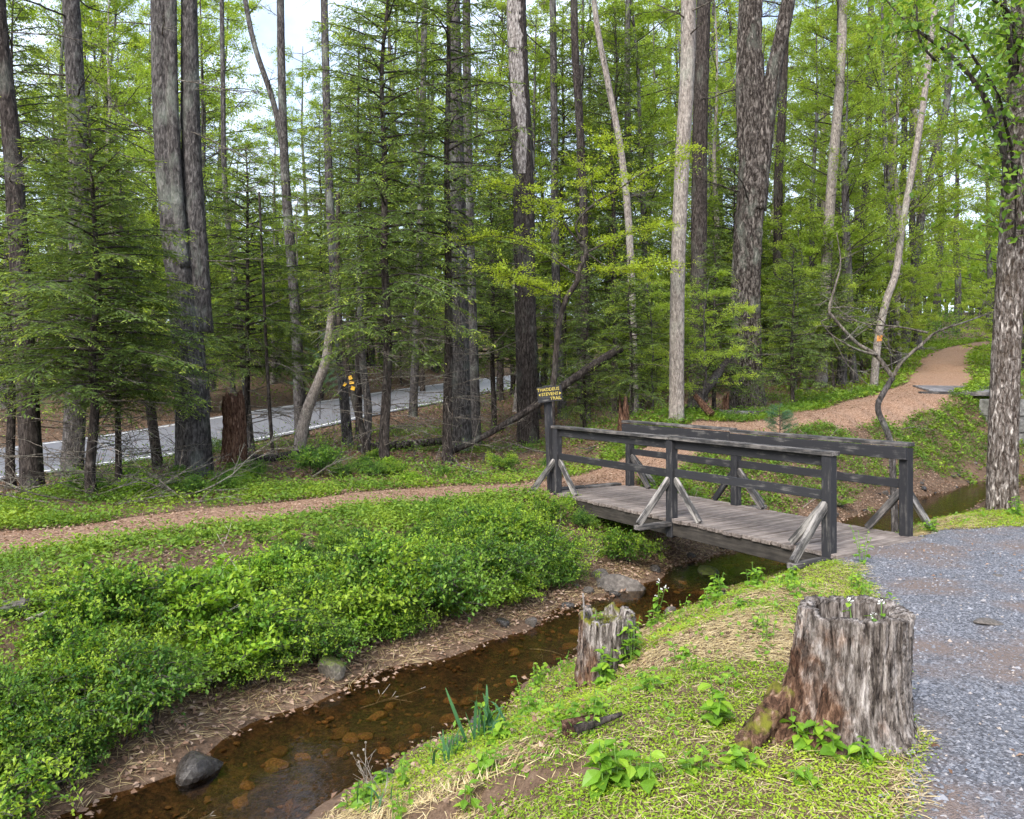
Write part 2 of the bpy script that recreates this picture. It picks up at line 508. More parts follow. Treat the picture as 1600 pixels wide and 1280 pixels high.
# bridge frame
BD = np.array([-.515, .857]); BD /= np.linalg.norm(BD)      # along the bridge, near end to far end
BN = np.array([BD[1], -BD[0]])                               # towards the upstream side
BP = np.array([3.37, 8.40]); BL = 5.1; BW = 1.50
def H(x, y):
    x = np.asarray(x, float); y = np.asarray(y, float)
    shp = np.broadcast(x, y).shape
    x = np.broadcast_to(x, shp).ravel(); y = np.broadcast_to(y, shp).ravel()
    z = np.full(x.shape, _S[-1])
    for (cx, cy_, _), w in zip(CTRL, _S[:-1]):
        z = z + w * _phi(np.hypot(x - cx, y - cy_))
    near_bridge = np.hypot(x - 2.7, y - 11)
    z = z + .035 * _n1(x, y) * sstep(2.5, 4, near_bridge) + .012 * _n2(x, y)
    # road bed
    tx, ty = x - ROAD_A[0], y - ROAD_A[1]
    t = tx * ROAD_D[0] + ty * ROAD_D[1]; n = tx * ROAD_N[0] + ty * ROAD_N[1]
    rd = np.maximum(np.abs(n - RW / 2) - RW / 2, 0)
    w = 1 - sstep(.3, 3.5, rd)
    z = z * (1 - w) + (road_z(t) - .06) * w
    # stream
    d, hw, side, al = polydist(x, y, SC, SH)
    wob = .10 * np.sin(al * 2.1) + .07 * np.sin(al * 4.7 + 1)
    e = d - hw - wob
    beyond = sstep(14, 17.5, al)     # upstream of the bridge the far bank is higher and steeper
    wl = 2.5 - .1 * beyond
    wr = 1.9 - .5 * beyond
    tL = np.clip(e / wl, 0, 1)
    pl = np.where(tL < .24, .16 * tL / .24, .16 + .84 * (1 - (1 - (tL - .24) / .76)**1.5))
    pl = np.where(beyond > .5, np.where(tL < .12, .1 * tL / .12, .1 + .9 * (1 - (1 - (tL - .12) / .88)**1.35)), pl)
    tR = np.clip(e / wr, 0, 1)
    pr = tR * .35 + .65 * sstep(0, 1, tR)
    p = np.where(side > 0, pl, pr)
    zb = WATER + .01 + (z - WATER) * p
    zin = WATER - .03 - .11 * np.clip(1 - (d / np.maximum(hw + wob, .1))**2, 0, 1) + .015 * _n2(x * 2, y * 2)
    k = sstep(-.08, .02, e)
    z = np.where(e > .02, zb, zin * (1 - k) + (WATER + .01) * k)
    # clearance under the bridge deck
    qx, qy = x - BP[0], y - BP[1]
    u = qx * BD[0] + qy * BD[1]; v = qx * BN[0] + qy * BN[1]
    ins = sstep(-.02, .15, np.minimum(np.minimum(u + .15, BL + .15 - u), np.minimum(v + .05, BW + .05 - v)))
    z = np.where(z > -.30, z * (1 - ins) + np.minimum(z, -.30) * ins, z)
    return z.reshape(shp)
def h(x, y):
    return float(H(np.array([x]), np.array([y]))[0])
def Hn(x, y):
    e = .05
    zx = (H(x + e, y) - H(x - e, y)) / (2 * e); zy = (H(x, y + e) - H(x, y - e)) / (2 * e)
    return nrm(np.stack([-zx, -zy, np.ones_like(zx)], -1))

def axis_steps(lo, hi, c0, c1, fine, grow):
    out = [c0]
    while out[-1] < c1:
        out.append(out[-1] + fine)
    s = fine
    while out[-1] < hi:
        s *= grow; out.append(out[-1] + s)
    s = fine; left = [c0]
    while left[-1] > lo:
        s *= grow; left.append(left[-1] - s)
    return np.array(left[::-1][:-1] + out)
gx = axis_steps(-300, 300, -7, 9.5, .1, 1.05)
gy = axis_steps(-60, 420, 2.5, 15.5, .1, 1.04)
def grid_mesh(name, X, Y, Z, keep=None, mat=None):
    ny, nx = X.shape
    idx = np.arange(nx * ny).reshape(ny, nx)
    F = np.stack([idx[:-1, :-1], idx[:-1, 1:], idx[1:, 1:], idx[1:, :-1]], -1).reshape(-1, 4)
    V = np.stack([X, Y, Z], -1).reshape(-1, 3)
    if keep is not None:
        k = keep.ravel()
        F = F[k[F].all(1)]
        used = np.unique(F); re = np.full(len(V), -1); re[used] = np.arange(len(used))
        V, F = V[used], re[F]
    b = Buf(); b.add(V, F)
    return make_mesh(name, b, mat, True)

# ground material: dark leaf mould, needles, scattered lighter litter
m, nt, b = new_mat('forest_floor')
v = coords(nt)
n1 = noise(nt, v, 1.3, 6, .65); n2 = noise(nt, v, 14, 5, .7); n3 = noise(nt, v, 60, 3, .6)
c = ramp(nt, n2, [(.3, (.050, .030, .020)), (.5, (.115, .072, .048)), (.68, (.21, .145, .10))])
c2 = ramp(nt, n3, [(.3, (.05, .035, .022)), (.7, (.19, .13, .09))])
c = mix(nt, .4, c, c2)
c = mix(nt, ramp(nt, n1, [(.5, 0), (.66, .55)]), c, (.17, .115, .08))
nt.links.new(c, b.inputs["Base Color"]); b.inputs["Roughness"].default_value = .95; b.inputs["Specular IOR Level"].default_value = .1
bump(nt, b, mix(nt, .5, n2, n3), .8, .03)
M['floor'] = m
GX, GY = np.meshgrid(gx, gy)
ground = obj('ground', grid_mesh('ground', GX, GY, H(GX, GY), None, M['floor']))
kind(ground, 'structure', 'brown leaf-strewn forest floor sloping into the stream bed')

# sheets laid over the ground: sd > 0 inside
def sheet(name, sd, x0, x1, y0, y1, step, mat, lift, label):
    X, Y = np.meshgrid(np.arange(x0, x1, step), np.arange(y0, y1, step))
    S = sd(X, Y)
    Z = H(X, Y) + np.clip(S * .12, -.05, lift)
    o = obj(name, grid_mesh(name, X, Y, Z, S > -.35, mat))
    return kind(o, 'structure', label)
_pn = Noise(11, 4, 1.6)
def sd_path(x, y):
    d, hw, s, al = polydist(x, y, PATH, PHW)
    # landing at the far bridge end
    q = BP + BD * (BL + .35) + BN * .75
    d2 = np.hypot(x - q[0], y - q[1])
    return np.maximum(hw - d, 1.15 - d2) + .13 * _pn(x, y)
GRAVEL = np.array([(1.60, 3.15), (1.3, 1), (1.0, -6), (14, -6), (14, 9.6), (6.3, 9.75), (5.0, 9.55), (4.55, 9.15), (3.35, 8.45), (3.30, 7.7), (3.15, 7.0), (2.45, 5.4), (2.12, 4.1)])
def sd_poly(x, y, P):
    P2 = np.vstack([P, P[:1]])
    d, _, _, _ = polydist(x, y, P2, np.zeros(len(P2)))
    ins = np.zeros(x.shape, bool)
    for i in range(len(P)):
        (xa, ya), (xb, yb) = P2[i], P2[i + 1]
        c = ((ya > y) != (yb > y)) & (x < (xb - xa) * (y - ya) / ((yb - ya) if yb != ya else 1e-9) + xa)
        ins ^= c
    return np.where(ins, d, -d)
_gn = Noise(13, 4, 2.2)
def sd_gravel(x, y):
    return sd_poly(x, y, GRAVEL) + .12 * _gn(x, y) + .07 * _gn(x * 3.1, y * 3.1)

m, nt, b = new_mat('dirt_path')
v = coords(nt)
n1 = noise(nt, v, 1.6, 5, .6); n2 = noise(nt, v, 30, 5, .75); n3 = noise(nt, v, 9, 4, .6)
c = ramp(nt, n2, [(.36, (.085, .045, .028)), (.5, (.24, .14, .088)), (.64, (.42, .30, .22))])
c = mix(nt, ramp(nt, n1, [(.4, 0), (.65, .6)]), c, (.26, .175, .125))
c = mix(nt, ramp(nt, n3, [(.55, 0), (.75, .5)]), c, (.16, .10, .07))
nt.links.new(c, b.inputs["Base Color"]); b.inputs["Roughness"].default_value = .95; b.inputs["Specular IOR Level"].default_value = .1
bump(nt, b, n2, .8, .02)
M['path'] = m
sheet('dirt_path', sd_path, -12, 40, 4.5, 58, .14, M['path'], .018, 'reddish brown dirt footpath strewn with dead leaves along the stream')

m, nt, b = new_mat('gravel')
v = coords(nt)
vo = nd(nt, "ShaderNodeTexVoronoi", Scale=75.0); nt.links.new(v, vo.inputs["Vector"])
vo2 = nd(nt, "ShaderNodeTexVoronoi", Scale=110.0); nt.links.new(v, vo2.inputs["Vector"])
bw = nt.nodes.new("ShaderNodeRGBToBW"); nt.links.new(vo.outputs["Color"], bw.inputs[0])
n1 = noise(nt, v, .9, 5, .6); n2 = noise(nt, v, 6, 5, .7)
c = ramp(nt, bw.outputs[0], [(.15, (.045, .046, .054)), (.5, (.105, .108, .124)), (.85, (.23, .235, .262))])
c = mix(nt, ramp(nt, n1, [(.47, 0), (.60, .8)]), c, (.15, .105, .082))
c = mix(nt, ramp(nt, n2, [(.55, 0), (.75, .55)]), c, (.07, .058, .05))
nt.links.new(c, b.inputs["Base Color"]); b.inputs["Roughness"].default_value = .85
bump(nt, b, mix(nt, .5, vo.outputs["Distance"], vo2.outputs["Distance"]), 1.0, .012)
M['gravel'] = m
sheet('gravel_path', sd_gravel, -.5, 14, -6, 10.6, .09, M['gravel'], .012, 'grey crushed stone footpath leading onto the bridge')

# road
m, nt, b = new_mat('asphalt')
v = coords(nt)
n1 = noise(nt, v, .35, 4, .6); n2 = noise(nt, v, 40, 3, .7)
c = ramp(nt, mix(nt, .6, n1, n2), [(.3, (.10, .10, .112)), (.7, (.185, .185, .205))])
nt.links.new(c, b.inputs["Base Color"]); b.inputs["Roughness"].default_value = .62
M['asphalt'] = m
m, nt, b = new_mat('white_road_paint')
n1 = noise(nt, coords(nt), 6, 4, .6)
nt.links.new(ramp(nt, n1, [(.3, .45), (.6, .75)]), b.inputs["Base Color"]); b.inputs["Roughness"].default_value = .6
M['paint_white'] = m
m, nt, b = new_mat('yellow_road_paint')
b.inputs["Base Color"].default_value = (.55, .36, .04, 1); b.inputs["Roughness"].default_value = .6
M['paint_yellow'] = m
def road_strip(name, n0, n1, lift, mat, thick=False):
    t = np.arange(-45, 95, 1.0)
    cols = np.linspace(n0, n1, 7 if n1 - n0 > 1 else 2)
    X = ROAD_A[0] + ROAD_D[0] * t[:, None] + ROAD_N[0] * cols[None]
    Y = ROAD_A[1] + ROAD_D[1] * t[:, None] + ROAD_N[1] * cols[None]
    Z = np.broadcast_to(road_z(t)[:, None], X.shape) + lift + .05 * (1 - ((cols - RW / 2) / (RW / 2))**2)[None] * 0
    me = grid_mesh(name, X, Y, Z, None, mat)
    return me
road = kind(obj('road', road_strip('road', 0, RW, 0, M['asphalt'])), 'structure', 'grey asphalt road climbing through the trees behind the path')
obj('edge_line', road_strip('edge_line', .28, .42, .004, M['paint_white']), road)
obj('edge_line', road_strip('edge_line', RW - .42, RW - .28, .004, M['paint_white']), road)

# water
m, nt, b = new_mat('stream_water')
nt.nodes.remove(b)
tr = nt.nodes.new("ShaderNodeBsdfTransparent"); tr.inputs[0].default_value = (.80, .66, .46, 1)
gl = nt.nodes.new("ShaderNodeBsdfGlossy"); gl.inputs["Roughness"].default_value = .03
fr = nd(nt, "ShaderNodeFresnel", IOR=1.33)
ms = nt.nodes.new("ShaderNodeMixShader")
w1 = noise(nt, coords(nt), 5, 3, .55, .5); w2 = noise(nt, coords(nt, (1, 1, 1)), 22, 3, .6)
bp = nd(nt, "ShaderNodeBump", Strength=.32, Distance=.015)
nt.links.new(mix(nt, .35, w1, w2), bp.inputs["Height"])
nt.links.new(bp.outputs[0], gl.inputs["Normal"]); nt.links.new(bp.outputs[0], fr.inputs["Normal"])
nt.links.new(fr.outputs[0], ms.inputs[0]); nt.links.new(tr.outputs[0], ms.inputs[1]); nt.links.new(gl.outputs[0], ms.inputs[2])
nt.links.new(ms.outputs[0], nt.nodes["Material Output"].inputs[0])
M['water'] = m
m, nt, b = new_mat('stream_bed_silt')
v = coords(nt); n2 = noise(nt, v, 9, 5, .7); n3 = noise(nt, v, 35, 4, .6)
c = ramp(nt, n2, [(.40, (.007, .004, .002)), (.5, (.026, .016, .008)), (.62, (.09, .053, .022))])
c = mix(nt, .35, c, ramp(nt, n3, [(.4, (.010, .006, .003)), (.62, (.16, .10, .05))]))
nt.links.new(c, b.inputs["Base Color"]); b.inputs["Roughness"].default_value = .8
bump(nt, b, n3, .8, .03)
M['bed'] = m
sp = resample(np.c_[SC, np.zeros(len(SC))], .3)[:, :2]
tn = nrm(np.gradient(sp, axis=0)); nn = np.stack([-tn[:, 1], tn[:, 0]], -1)
cc = np.linspace(1.55, -1.55, 9)
WX = sp[:, None, 0] + nn[:, None, 0] * cc[None]; WY = sp[:, None, 1] + nn[:, None, 1] * cc[None]
bed = obj('stream_bed', grid_mesh('stream_bed', sp[:, None, 0] + nn[:, None, 0] * np.linspace(1.25, -1.25, 27)[None], sp[:, None, 1] + nn[:, None, 1] * np.linspace(1.25, -1.25, 27)[None], np.minimum(H(sp[:, None, 0] + nn[:, None, 0] * np.linspace(1.25, -1.25, 27)[None], sp[:, None, 1] + nn[:, None, 1] * np.linspace(1.25, -1.25, 27)[None]) + .03, WATER - .012), None, M['bed']))
kind(bed, 'structure', 'bed of brown silt and cobbles under the shallow water')
kind(obj('stream_water', grid_mesh('stream_water', WX, WY, np.full(WX.shape, WATER), None, M['water'])), 'structure', 'shallow clear brown water of the narrow stream')
#PART2
# ------------------------------------------------------------------ bridge
BZ = 0.0
def bpt(u, v, z):
    q = BP + BD * u + BN * v
    return Vector((q[0], q[1], z))
bridge = empty('footbridge', bpt(BL / 2, BW / 2, -.3))
tag(bridge, 'weathered wooden footbridge with dark painted railings crossing the stream', 'bridge')
binv = Matrix.Translation(-Vector(bridge.location))
_beam_cache = {}
def beam(name, a, b, w, t, mat, parent=bridge, up=(0, 0, 1), warp=.002, bev=.006, seed=1, rel=None):
    """board from a to b; w across, t thick; its own object with local x along the grain"""
    a, b = Vector(a), Vector(b)
    L = (b - a).length
    bf = Buf(); box(bf, (L, w, t), None, bev, seed, warp)
    me = make_mesh(name, bf, mat)
    o = bpy.data.objects.new(name, me)
    link(o, parent)
    Mx = frame((a + b) / 2, b - a, up)
    if parent is not None:
        Mx = Matrix.Translation(-Vector(parent.location)) @ Mx
    o.matrix_local = Mx
    return o
NPL = 37
pitch = (BL + .30) / NPL
prng = np.random.default_rng(21)
pl_meshes = []
for k in range(4):
    bf = Buf(); box(bf, (BW + .16, pitch - .018, .045), None, .005, k, .003)
    pl_meshes.append(make_mesh('plank', bf, M['deck']))
for i in range(NPL):
    o = bpy.data.objects.new('plank', pl_meshes[i % 4]); link(o, bridge)
    c = bpt(-.15 + (i + .5) * pitch, BW / 2 + prng.uniform(-.018, .018), BZ - .0225 + prng.uniform(-.003, .003))
    o.matrix_local = binv @ frame(c, Vector((BN[0], BN[1], prng.uniform(-.004, .004)))) @ Matrix.Rotation(prng.uniform(-.006, .006), 4, 'Z')
for v in (.0, BW / 2, BW):
    beam('stringer', bpt(-.12, v, -.137), bpt(BL + .12, v, -.137), .10, .175, M['stringer'], seed=3)
PS = .115   # post section
for side, v0, sgn in (('near', -.02, -1), ('far', BW + .02, 1)):
    posts = (.0, 2.42, BL) if side == 'near' else (.12, 2.75, BL + .05)
    topz = 1.03
    for k, u in enumerate(posts):
        zb = -.25 if k == 1 else -.22
        p = beam('post', bpt(u, v0, zb), bpt(u, v0, topz - .003), PS, PS, M['rail'], up=(BN[0], BN[1], 0), bev=.008)
        # outrigger and brace to the outside
        beam('outrigger', bpt(u, v0 - sgn * .25, -.075), bpt(u, v0 + sgn * .60, -.075), .11, .06, M['rail_worn'], seed=5 + k)
        beam('brace', bpt(u + .004, v0 + sgn * .565, -.035), bpt(u + .004, v0 + sgn * .045, .52), .085, .05, M['brace'] , up=(BD[0], BD[1], 0), seed=8 + k)
        # brace along the deck edge
        dr = 1 if (k == 0) else -1
        if side == 'far' and k == 1: dr = -1
        beam('brace', bpt(u + dr * .50, v0 - sgn * .01, .012), bpt(u + dr * .05, v0 - sgn * .01, .52), .05, .085, M['brace'] if side == 'near' else M['rail_worn'], seed=11 + k)
        if side == 'far' and k == 1:
            beam('brace', bpt(u - dr * .46, v0 + .03, .012), bpt(u - dr * .05, v0 + .03, .50), .05, .085, M['rail'], seed=14)
    for k in range(2):
        ua, ub = posts[k], posts[k + 1]
        beam('middle_rail', bpt(ua + PS / 2 - .01, v0 + .01, .60 - .02 * k), bpt(ub - PS / 2 + .01, v0 + .01, .60 - .015 * k), .035, .105, M['rail'], seed=20 + k, bev=.004)
    inn = -sgn
    if side == 'near':
        beam('rail_board', bpt(posts[0] + .06, v0 + .02, .965), bpt(posts[1] - .06, v0 + .02, .965), .04, .115, M['rail'], seed=24)
        beam('rail_board', bpt(posts[1] + .06, v0 + .02, .965), bpt(posts[2] - .06, v0 + .02, .965), .04, .115, M['rail'], seed=25)
        beam('rail_cap', bpt(-.08, v0, topz + .022), bpt(posts[1] - .01, v0, topz + .024), .145, .045, M['rail_worn'], seed=26, warp=.004)
        beam('rail_cap', bpt(posts[1] + .002, v0, topz + .023), bpt(BL + .08, v0, topz + .023), .145, .045, M['rail_worn'], seed=27, warp=.004)
    else:
        beam('rail_board', bpt(posts[0] - .06, v0 - .085, .965), bpt(posts[1] + .03, v0 - .085, .965), .042, .145, M['rail'], seed=28)
        beam('rail_board', bpt(posts[1] + .04, v0 - .089, .985), bpt(posts[2] + .09, v0 - .089, .985), .042, .150, M['rail'], seed=29)
        beam('rail_cap', bpt(posts[0] - .07, v0 - .02, topz + .042), bpt(posts[1] + .03, v0 - .02, topz + .042), .17, .042, M['rail_worn'], seed=30, warp=.004)
        beam('rail_cap', bpt(posts[1] + .035, v0 - .02, topz + .062), bpt(posts[2] + .10, v0 - .02, topz + .062), .17, .042, M['rail_worn'], seed=31, warp=.004)
# sill timber at the far end
beam('sill_timber', bpt(BL + .26, .15, .0), bpt(BL + .26, BW - .05, .0), .16, .06, M['rail_worn'], seed=33)
beam('sill_timber', bpt(BL + .30, -.65, -.035), bpt(BL + .22, -.02, -.035), .13, .05, M['rail_worn'], seed=34)

# ------------------------------------------------------------------ trail sign
m, nt, b = new_mat('sign_yellow'); b.inputs["Base Color"].default_value = (.72, .55, .06, 1); b.inputs["Roughness"].default_value = .6
n1 = noise(nt, coords(nt), 40, 3, .6); nt.links.new(ramp(nt, n1, [(.35, (.20, .15, .03)), (.6, (.52, .41, .08))]), b.inputs["Base Color"])
M['sign_yellow'] = m
sp0 = bpt(BL + .10, -.06, 0)
sb = h(sp0.x, sp0.y)
sign = empty('trail_sign', (sp0.x, sp0.y, sb))
tag(sign, 'dark trail sign with yellow lettering and arrows on a post at the bridge end', 'sign')
beam('post', Vector((sp0.x, sp0.y, sb - .05)), Vector((sp0.x - .07, sp0.y + .02, 1.72)), .10, .10, M['rail'], parent=sign, up=(BN[0], BN[1], 0))
SM = frame((sp0.x - .035, sp0.y - .085, 1.585), (.96, .10, .10), (-.08, 0, 1))
brd = bpy.data.objects.new('board', None)
bf = Buf(); box(bf, (.40, .03, .25), None, .004, 3, .001)
brd = bpy.data.objects.new('board', make_mesh('board', bf, M['rail'])); link(brd, sign)
brd.matrix_local = Matrix.Translation(-Vector(sign.location)) @ SM
def letters(txt, size, x, z):
    cu = bpy.data.curves.new('lettering', 'FONT'); cu.body = txt; cu.size = size; cu.align_x = 'CENTER'; cu.align_y = 'CENTER'
    cu.extrude = .003; cu.offset = .0012; cu.resolution_u = 2
    t = bpy.data.objects.new('lettering', cu); sc.collection.objects.link(t)
    bpy.context.view_layer.update()
    me = bpy.data.meshes.new_from_object(t.evaluated_get(bpy.context.evaluated_depsgraph_get()))
    bpy.data.objects.remove(t); bpy.data.curves.remove(cu)
    me.materials.clear(); me.materials.append(M['sign_yellow'])
    o = bpy.data.objects.new('lettering', me); link(o, brd)
    o.matrix_local = Matrix.Translation((x, -.0185, z)) @ Matrix.Rotation(R(90), 4, 'X')
letters('THADDEUS', .070, -.02, .075)
letters('STEVENS', .070, .0, .0)
letters('TRAIL', .070, .09, -.075)
for x0, s in ((-.185, -1), (.185, 1)):
    bf = Buf()
    V = []
    for yy in (-.0185, -.022):
        V += [(x0, yy, 0), (x0 - s * .032, yy, .024), (x0 - s * .032, yy, -.024)]
    bf.add(V, [[0, 1, 2], [5, 4, 3]]); bf.F.append(np.array([[0, 3, 4, 1], [1, 4, 5, 2], [2, 5, 3, 0]]))
    mk('arrow', bf, M['sign_yellow'], brd)

# ------------------------------------------------------------------ rocks
def ico(sub):
    import bmesh
    bm = bmesh.new(); bmesh.ops.create_icosphere(bm, subdivisions=sub, radius=1)
    V = np.array([v.co[:] for v in bm.verts]); F = np.array([[v.index for v in f.verts] for f in bm.faces]); bm.free()
    return V, F
ICO = {k: ico(k) for k in (1, 2, 3, 4)}
def rock_mesh(name, seed, mat, sub=3, flat=.6, angular=.85):
    V, F = ICO[sub]
    r = np.random.default_rng(seed)
    d = np.ones(len(V))
    for k in range(9):                      # cut planes give faces
        n = nrm(r.normal(size=3)); c = r.uniform(.55, .92)
        d = np.minimum(d, np.where(V @ n > .05, c / np.maximum(V @ n, .05), 9) * angular + (1 - angular) * 1.0)
    nz = Noise(seed + 100, 3, 2.2, 3)
    W = V * d[:, None] * (1 + .09 * nz(V[:, 0], V[:, 1], V[:, 2]))[:, None]
    W = W * np.array([1, r.uniform(.7, .95), flat])
    bf = Buf(); bf.add(W, F)
    return make_mesh(name, bf, mat, sub >= 4)
RK = {k: [rock_mesh('rock', 40 + i, M[k], 3, U(.5, .8)) for i in range(4)] for k in ('rock', 'rock_moss', 'rock_wet')}
def place_rock(x, y, size, kind_, label, group=None, dz=.0, i=0, rz=None, sq=1.0, name='rock'):
    o = obj(name, RK[kind_][i % 4], None, (x, y, max(h(x, y), -.98) + size * .25 + dz), U(0, 6.28) if rz is None else rz, (size, size, size * sq))
    return tag(o, label, 'rock', group)
def at(px, py, z):
    d = FOC * (CAMZ - z) / (py - 590.0)
    return PX(px, d), d
x, y = at(312, 1205, WATER); place_rock(x, y, .20, 'rock_wet', 'rounded dark wet boulder standing in the stream', i=0, dz=.02)
x, y = at(514, 1060, -.72); place_rock(x - .05, y + .28, .14, 'rock_moss', 'mossy rock at the foot of the leafy bank', i=1, sq=1.2, dz=.02)
x, y = at(972, 915, -.78); place_rock(x, y + .15, .36, 'rock', 'large grey boulder at the water below the bridge end', i=2, sq=.9, dz=-.12)
x, y = at(916, 940, -.80); place_rock(x, y, .12, 'rock', 'pale rounded rock by the water near the big boulder', i=3)
x, y = at(18, 1000, -.3); place_rock(x, y, .22, 'rock', 'flat grey rock half buried high in the shrub bank', i=1, sq=.7, dz=-.08)
x, y = at(1105, 880, -.72); place_rock(x, y, .22, 'rock_moss', 'mossy boulder under the bridge', i=0, dz=.04)
x, y = at(1150, 880, -.80); place_rock(x, y, .15, 'rock', 'grey rock beside the mossy boulder under the bridge', i=2)
x, y = at(940, 885, -.6); place_rock(x, y, .14, 'rock', 'upright pale rock in the leaf slide below the bridge end', i=0, sq=1.3)
x, y = at(750, 1130, -.78); place_rock(x, y, .10, 'rock_wet', 'small dark rock beside the strap-leaved clump', i=1)
x, y = at(600, 1218, -.80); place_rock(x, y, .09, 'rock_wet', 'small dark rock at the waterline by the dried flower stalks', i=2)
x, y = at(712, 1165, -.7); place_rock(x, y, .09, 'rock', 'pale stone among the strap-like leaves', i=3)
for k, (px, py, sz_, lab) in enumerate([(1545, 985, .11, 'flat brown stone sunk in the gravel'), (1560, 905, .06, 'small pale flat stone in the gravel'), (1330, 1235, .03, 'small blue-grey stone at the gravel edge'), (1500, 1100, .035, 'dark pebble on the gravel beside the big stump')]):
    x, y = at(px, py, .0); place_rock(x, y, sz_, 'rock', lab, i=k, sq=.35, dz=-.01)
srng = np.random.default_rng(77)
for i in range(95):      # stones along the water edge
    k = srng.integers(0, 2)
    t = srng.uniform(.18, .62)
    L = len(sp); j = int(t * L)
    dd, hw, sd_, al = polydist(sp[j:j + 1, 0], sp[j:j + 1, 1], SC, SH)
    s = srng.choice([1, 1, -1])
    off = hw[0] + srng.uniform(-.10, .30)
    q = sp[j] + nn[j] * s * off
    place_rock(q[0], q[1], srng.uniform(.04, .10), ['rock', 'rock_wet'][k], 'small stone lying along the water edge of the stream', 'stones along the water edge', i=i, name='shore_stone')
# stones laid under the far end of the bridge
ab = empty('stone_abutment', bpt(BL - .55, BW / 2, -.8)); tag(ab, 'rough stone abutment under the far end of the bridge', 'abutment')
arng = np.random.default_rng(5)
for row in range(4):
    v = -.50 + arng.uniform(0, .15)
    while v < BW + .3:
        wv = arng.uniform(.28, .5)
        p = bpt(BL - 1.05 + row * .16, v + wv / 2, -.80 + row * .165)
        o = bpy.data.objects.new('stone', RK['rock'][arng.integers(0, 4)]); link(o, ab)
        o.matrix_local = Matrix.Translation(-Vector(ab.location)) @ frame(p, (BN[0], BN[1], 0)) @ Matrix.Diagonal((wv * .58, .22, .125 / .62, 1)).to_4x4()
        v += wv
# streambed cobbles
CB = [rock_mesh('cobble', 60 + i, M['cobble'], 2, .6) for i in range(5)]
for i in range(298):
    t = srng.uniform(.08, .56); j = min(int(t * len(sp)), len(sp) - 2)
    s = srng.uniform(-.72, .72)
    q = sp[j] + nn[j] * s * np.interp(t, np.linspace(0, 1, len(SH)), SH) + tn[j] * srng.uniform(-.2, .2)
    z = h(q[0], q[1])
    if z > WATER - .035: continue
    sz = srng.uniform(.12, 1.0)**2 * .10 + .02
    o = bpy.data.objects.new('cobble', CB[i % 5]); link(o, bed)
    o.location = (q[0], q[1], min(z + .035, WATER - .3 * sz)); o.rotation_euler = (0, 0, srng.uniform(0, 6)); o.scale = (sz, sz * srng.uniform(.6, 1), sz * .8)
V0, F0 = ICO[1]; bf = Buf()
for i in range(2600):
    t = srng.uniform(.06, .58); j = min(int(t * len(sp)), len(sp) - 2)
    q = sp[j] + nn[j] * srng.uniform(-.95, .95) * np.interp(t, np.linspace(0, 1, len(SH)), SH) + tn[j] * srng.uniform(-.2, .2)
    sz = srng.uniform(.008, .032)
    bf.add(V0 * sz * srng.uniform(.6, 1.3, (len(V0), 1)) * np.array([1, 1, .6]) + np.array([q[0], q[1], 0]), F0)
P_ = bf.verts(); ctr = np.repeat(P_.reshape(-1, len(V0), 3).mean(1), len(V0), 0)
bf.V = [P_ + np.stack([np.zeros(len(P_)), np.zeros(len(P_)), np.minimum(H(ctr[:, 0], ctr[:, 1]) + .035, WATER - .005)], -1)]
bf.T = [np.full(len(P_), .5)]
kind(mk('stream_pebbles', bf, M['cobble']), 'stuff', 'small brown pebbles covering the stream bed')
# far stone wing wall and plank crossing upstream
cw = empty('stone_wing_wall', (14.1, 23.6, .0)); tag(cw, 'grey stone block wall beside the stream below the flat plank crossing', 'wall')
wm = []
for k in range(3):
    bf = Buf(); box(bf, (1, .6, 1), None, .03, k, .03); wm.append(make_mesh('stone', bf, M['rock_wall']))
for row in range(4):
    xx = 0.0
    for k in range(3):
        w_ = arng.uniform(.5, .9)
        o = bpy.data.objects.new('stone', wm[(row + k) % 3]); link(o, cw)
        o.location = (xx + w_ / 2, (xx + w_ / 2) * .25, -.55 + row * .5); o.scale = (w_ - .015, 1, .485); o.rotation_euler = (0, 0, .24)
        xx += w_
pc = empty('plank_crossing', (14.2, 25.2, 1.5)); tag(pc, 'low crossing of flat grey planks beside the footpath', 'crossing')
for k in range(6):
    xa, ya = 13.2 + .03 * k, 25.0 + k * .27
    p0 = Vector((xa, ya, h(xa, ya) + .05)); p1 = Vector((xa + 2.6, ya - .35, max(h(xa + 2.6, ya - .35), h(xa, ya) - .1) + .05))
    beam('plank', p0, p1, .26, .06, M['grey_plank'], parent=pc, seed=40 + k)
p0 = Vector((12.7, 24.75, h(12.7, 24.75) + .02)); beam('sill_timber', p0, p0 + Vector((2.0, -.25, -.02)), .18, .12, M['rail_worn'], parent=pc, seed=50)

# ------------------------------------------------------------------ stumps
m, nt, b = new_mat('stump_wood')
v = coords(nt, (18, 18, 3.4)); v1 = coords(nt)
g = noise(nt, v, 1.7, 7, .7, .5); fine = noise(nt, coords(nt, (60, 60, 13)), 1.0, 5, .7)
patch = noise(nt, coords(nt, (1.0, 1.0, .8)), 4.5, 5, .65, .3)
grey = ramp(nt, g, [(.36, (.020, .015, .013)), (.46, (.11, .092, .08)), (.55, (.25, .22, .20)), (.66, (.46, .42, .395))])
red = ramp(nt, g, [(.36, (.014, .008, .005)), (.46, (.075, .040, .025)), (.55, (.155, .088, .055)), (.66, (.29, .20, .145))])
sx = nt.nodes.new("ShaderNodeSeparateXYZ"); nt.links.new(v1, sx.inputs[0])
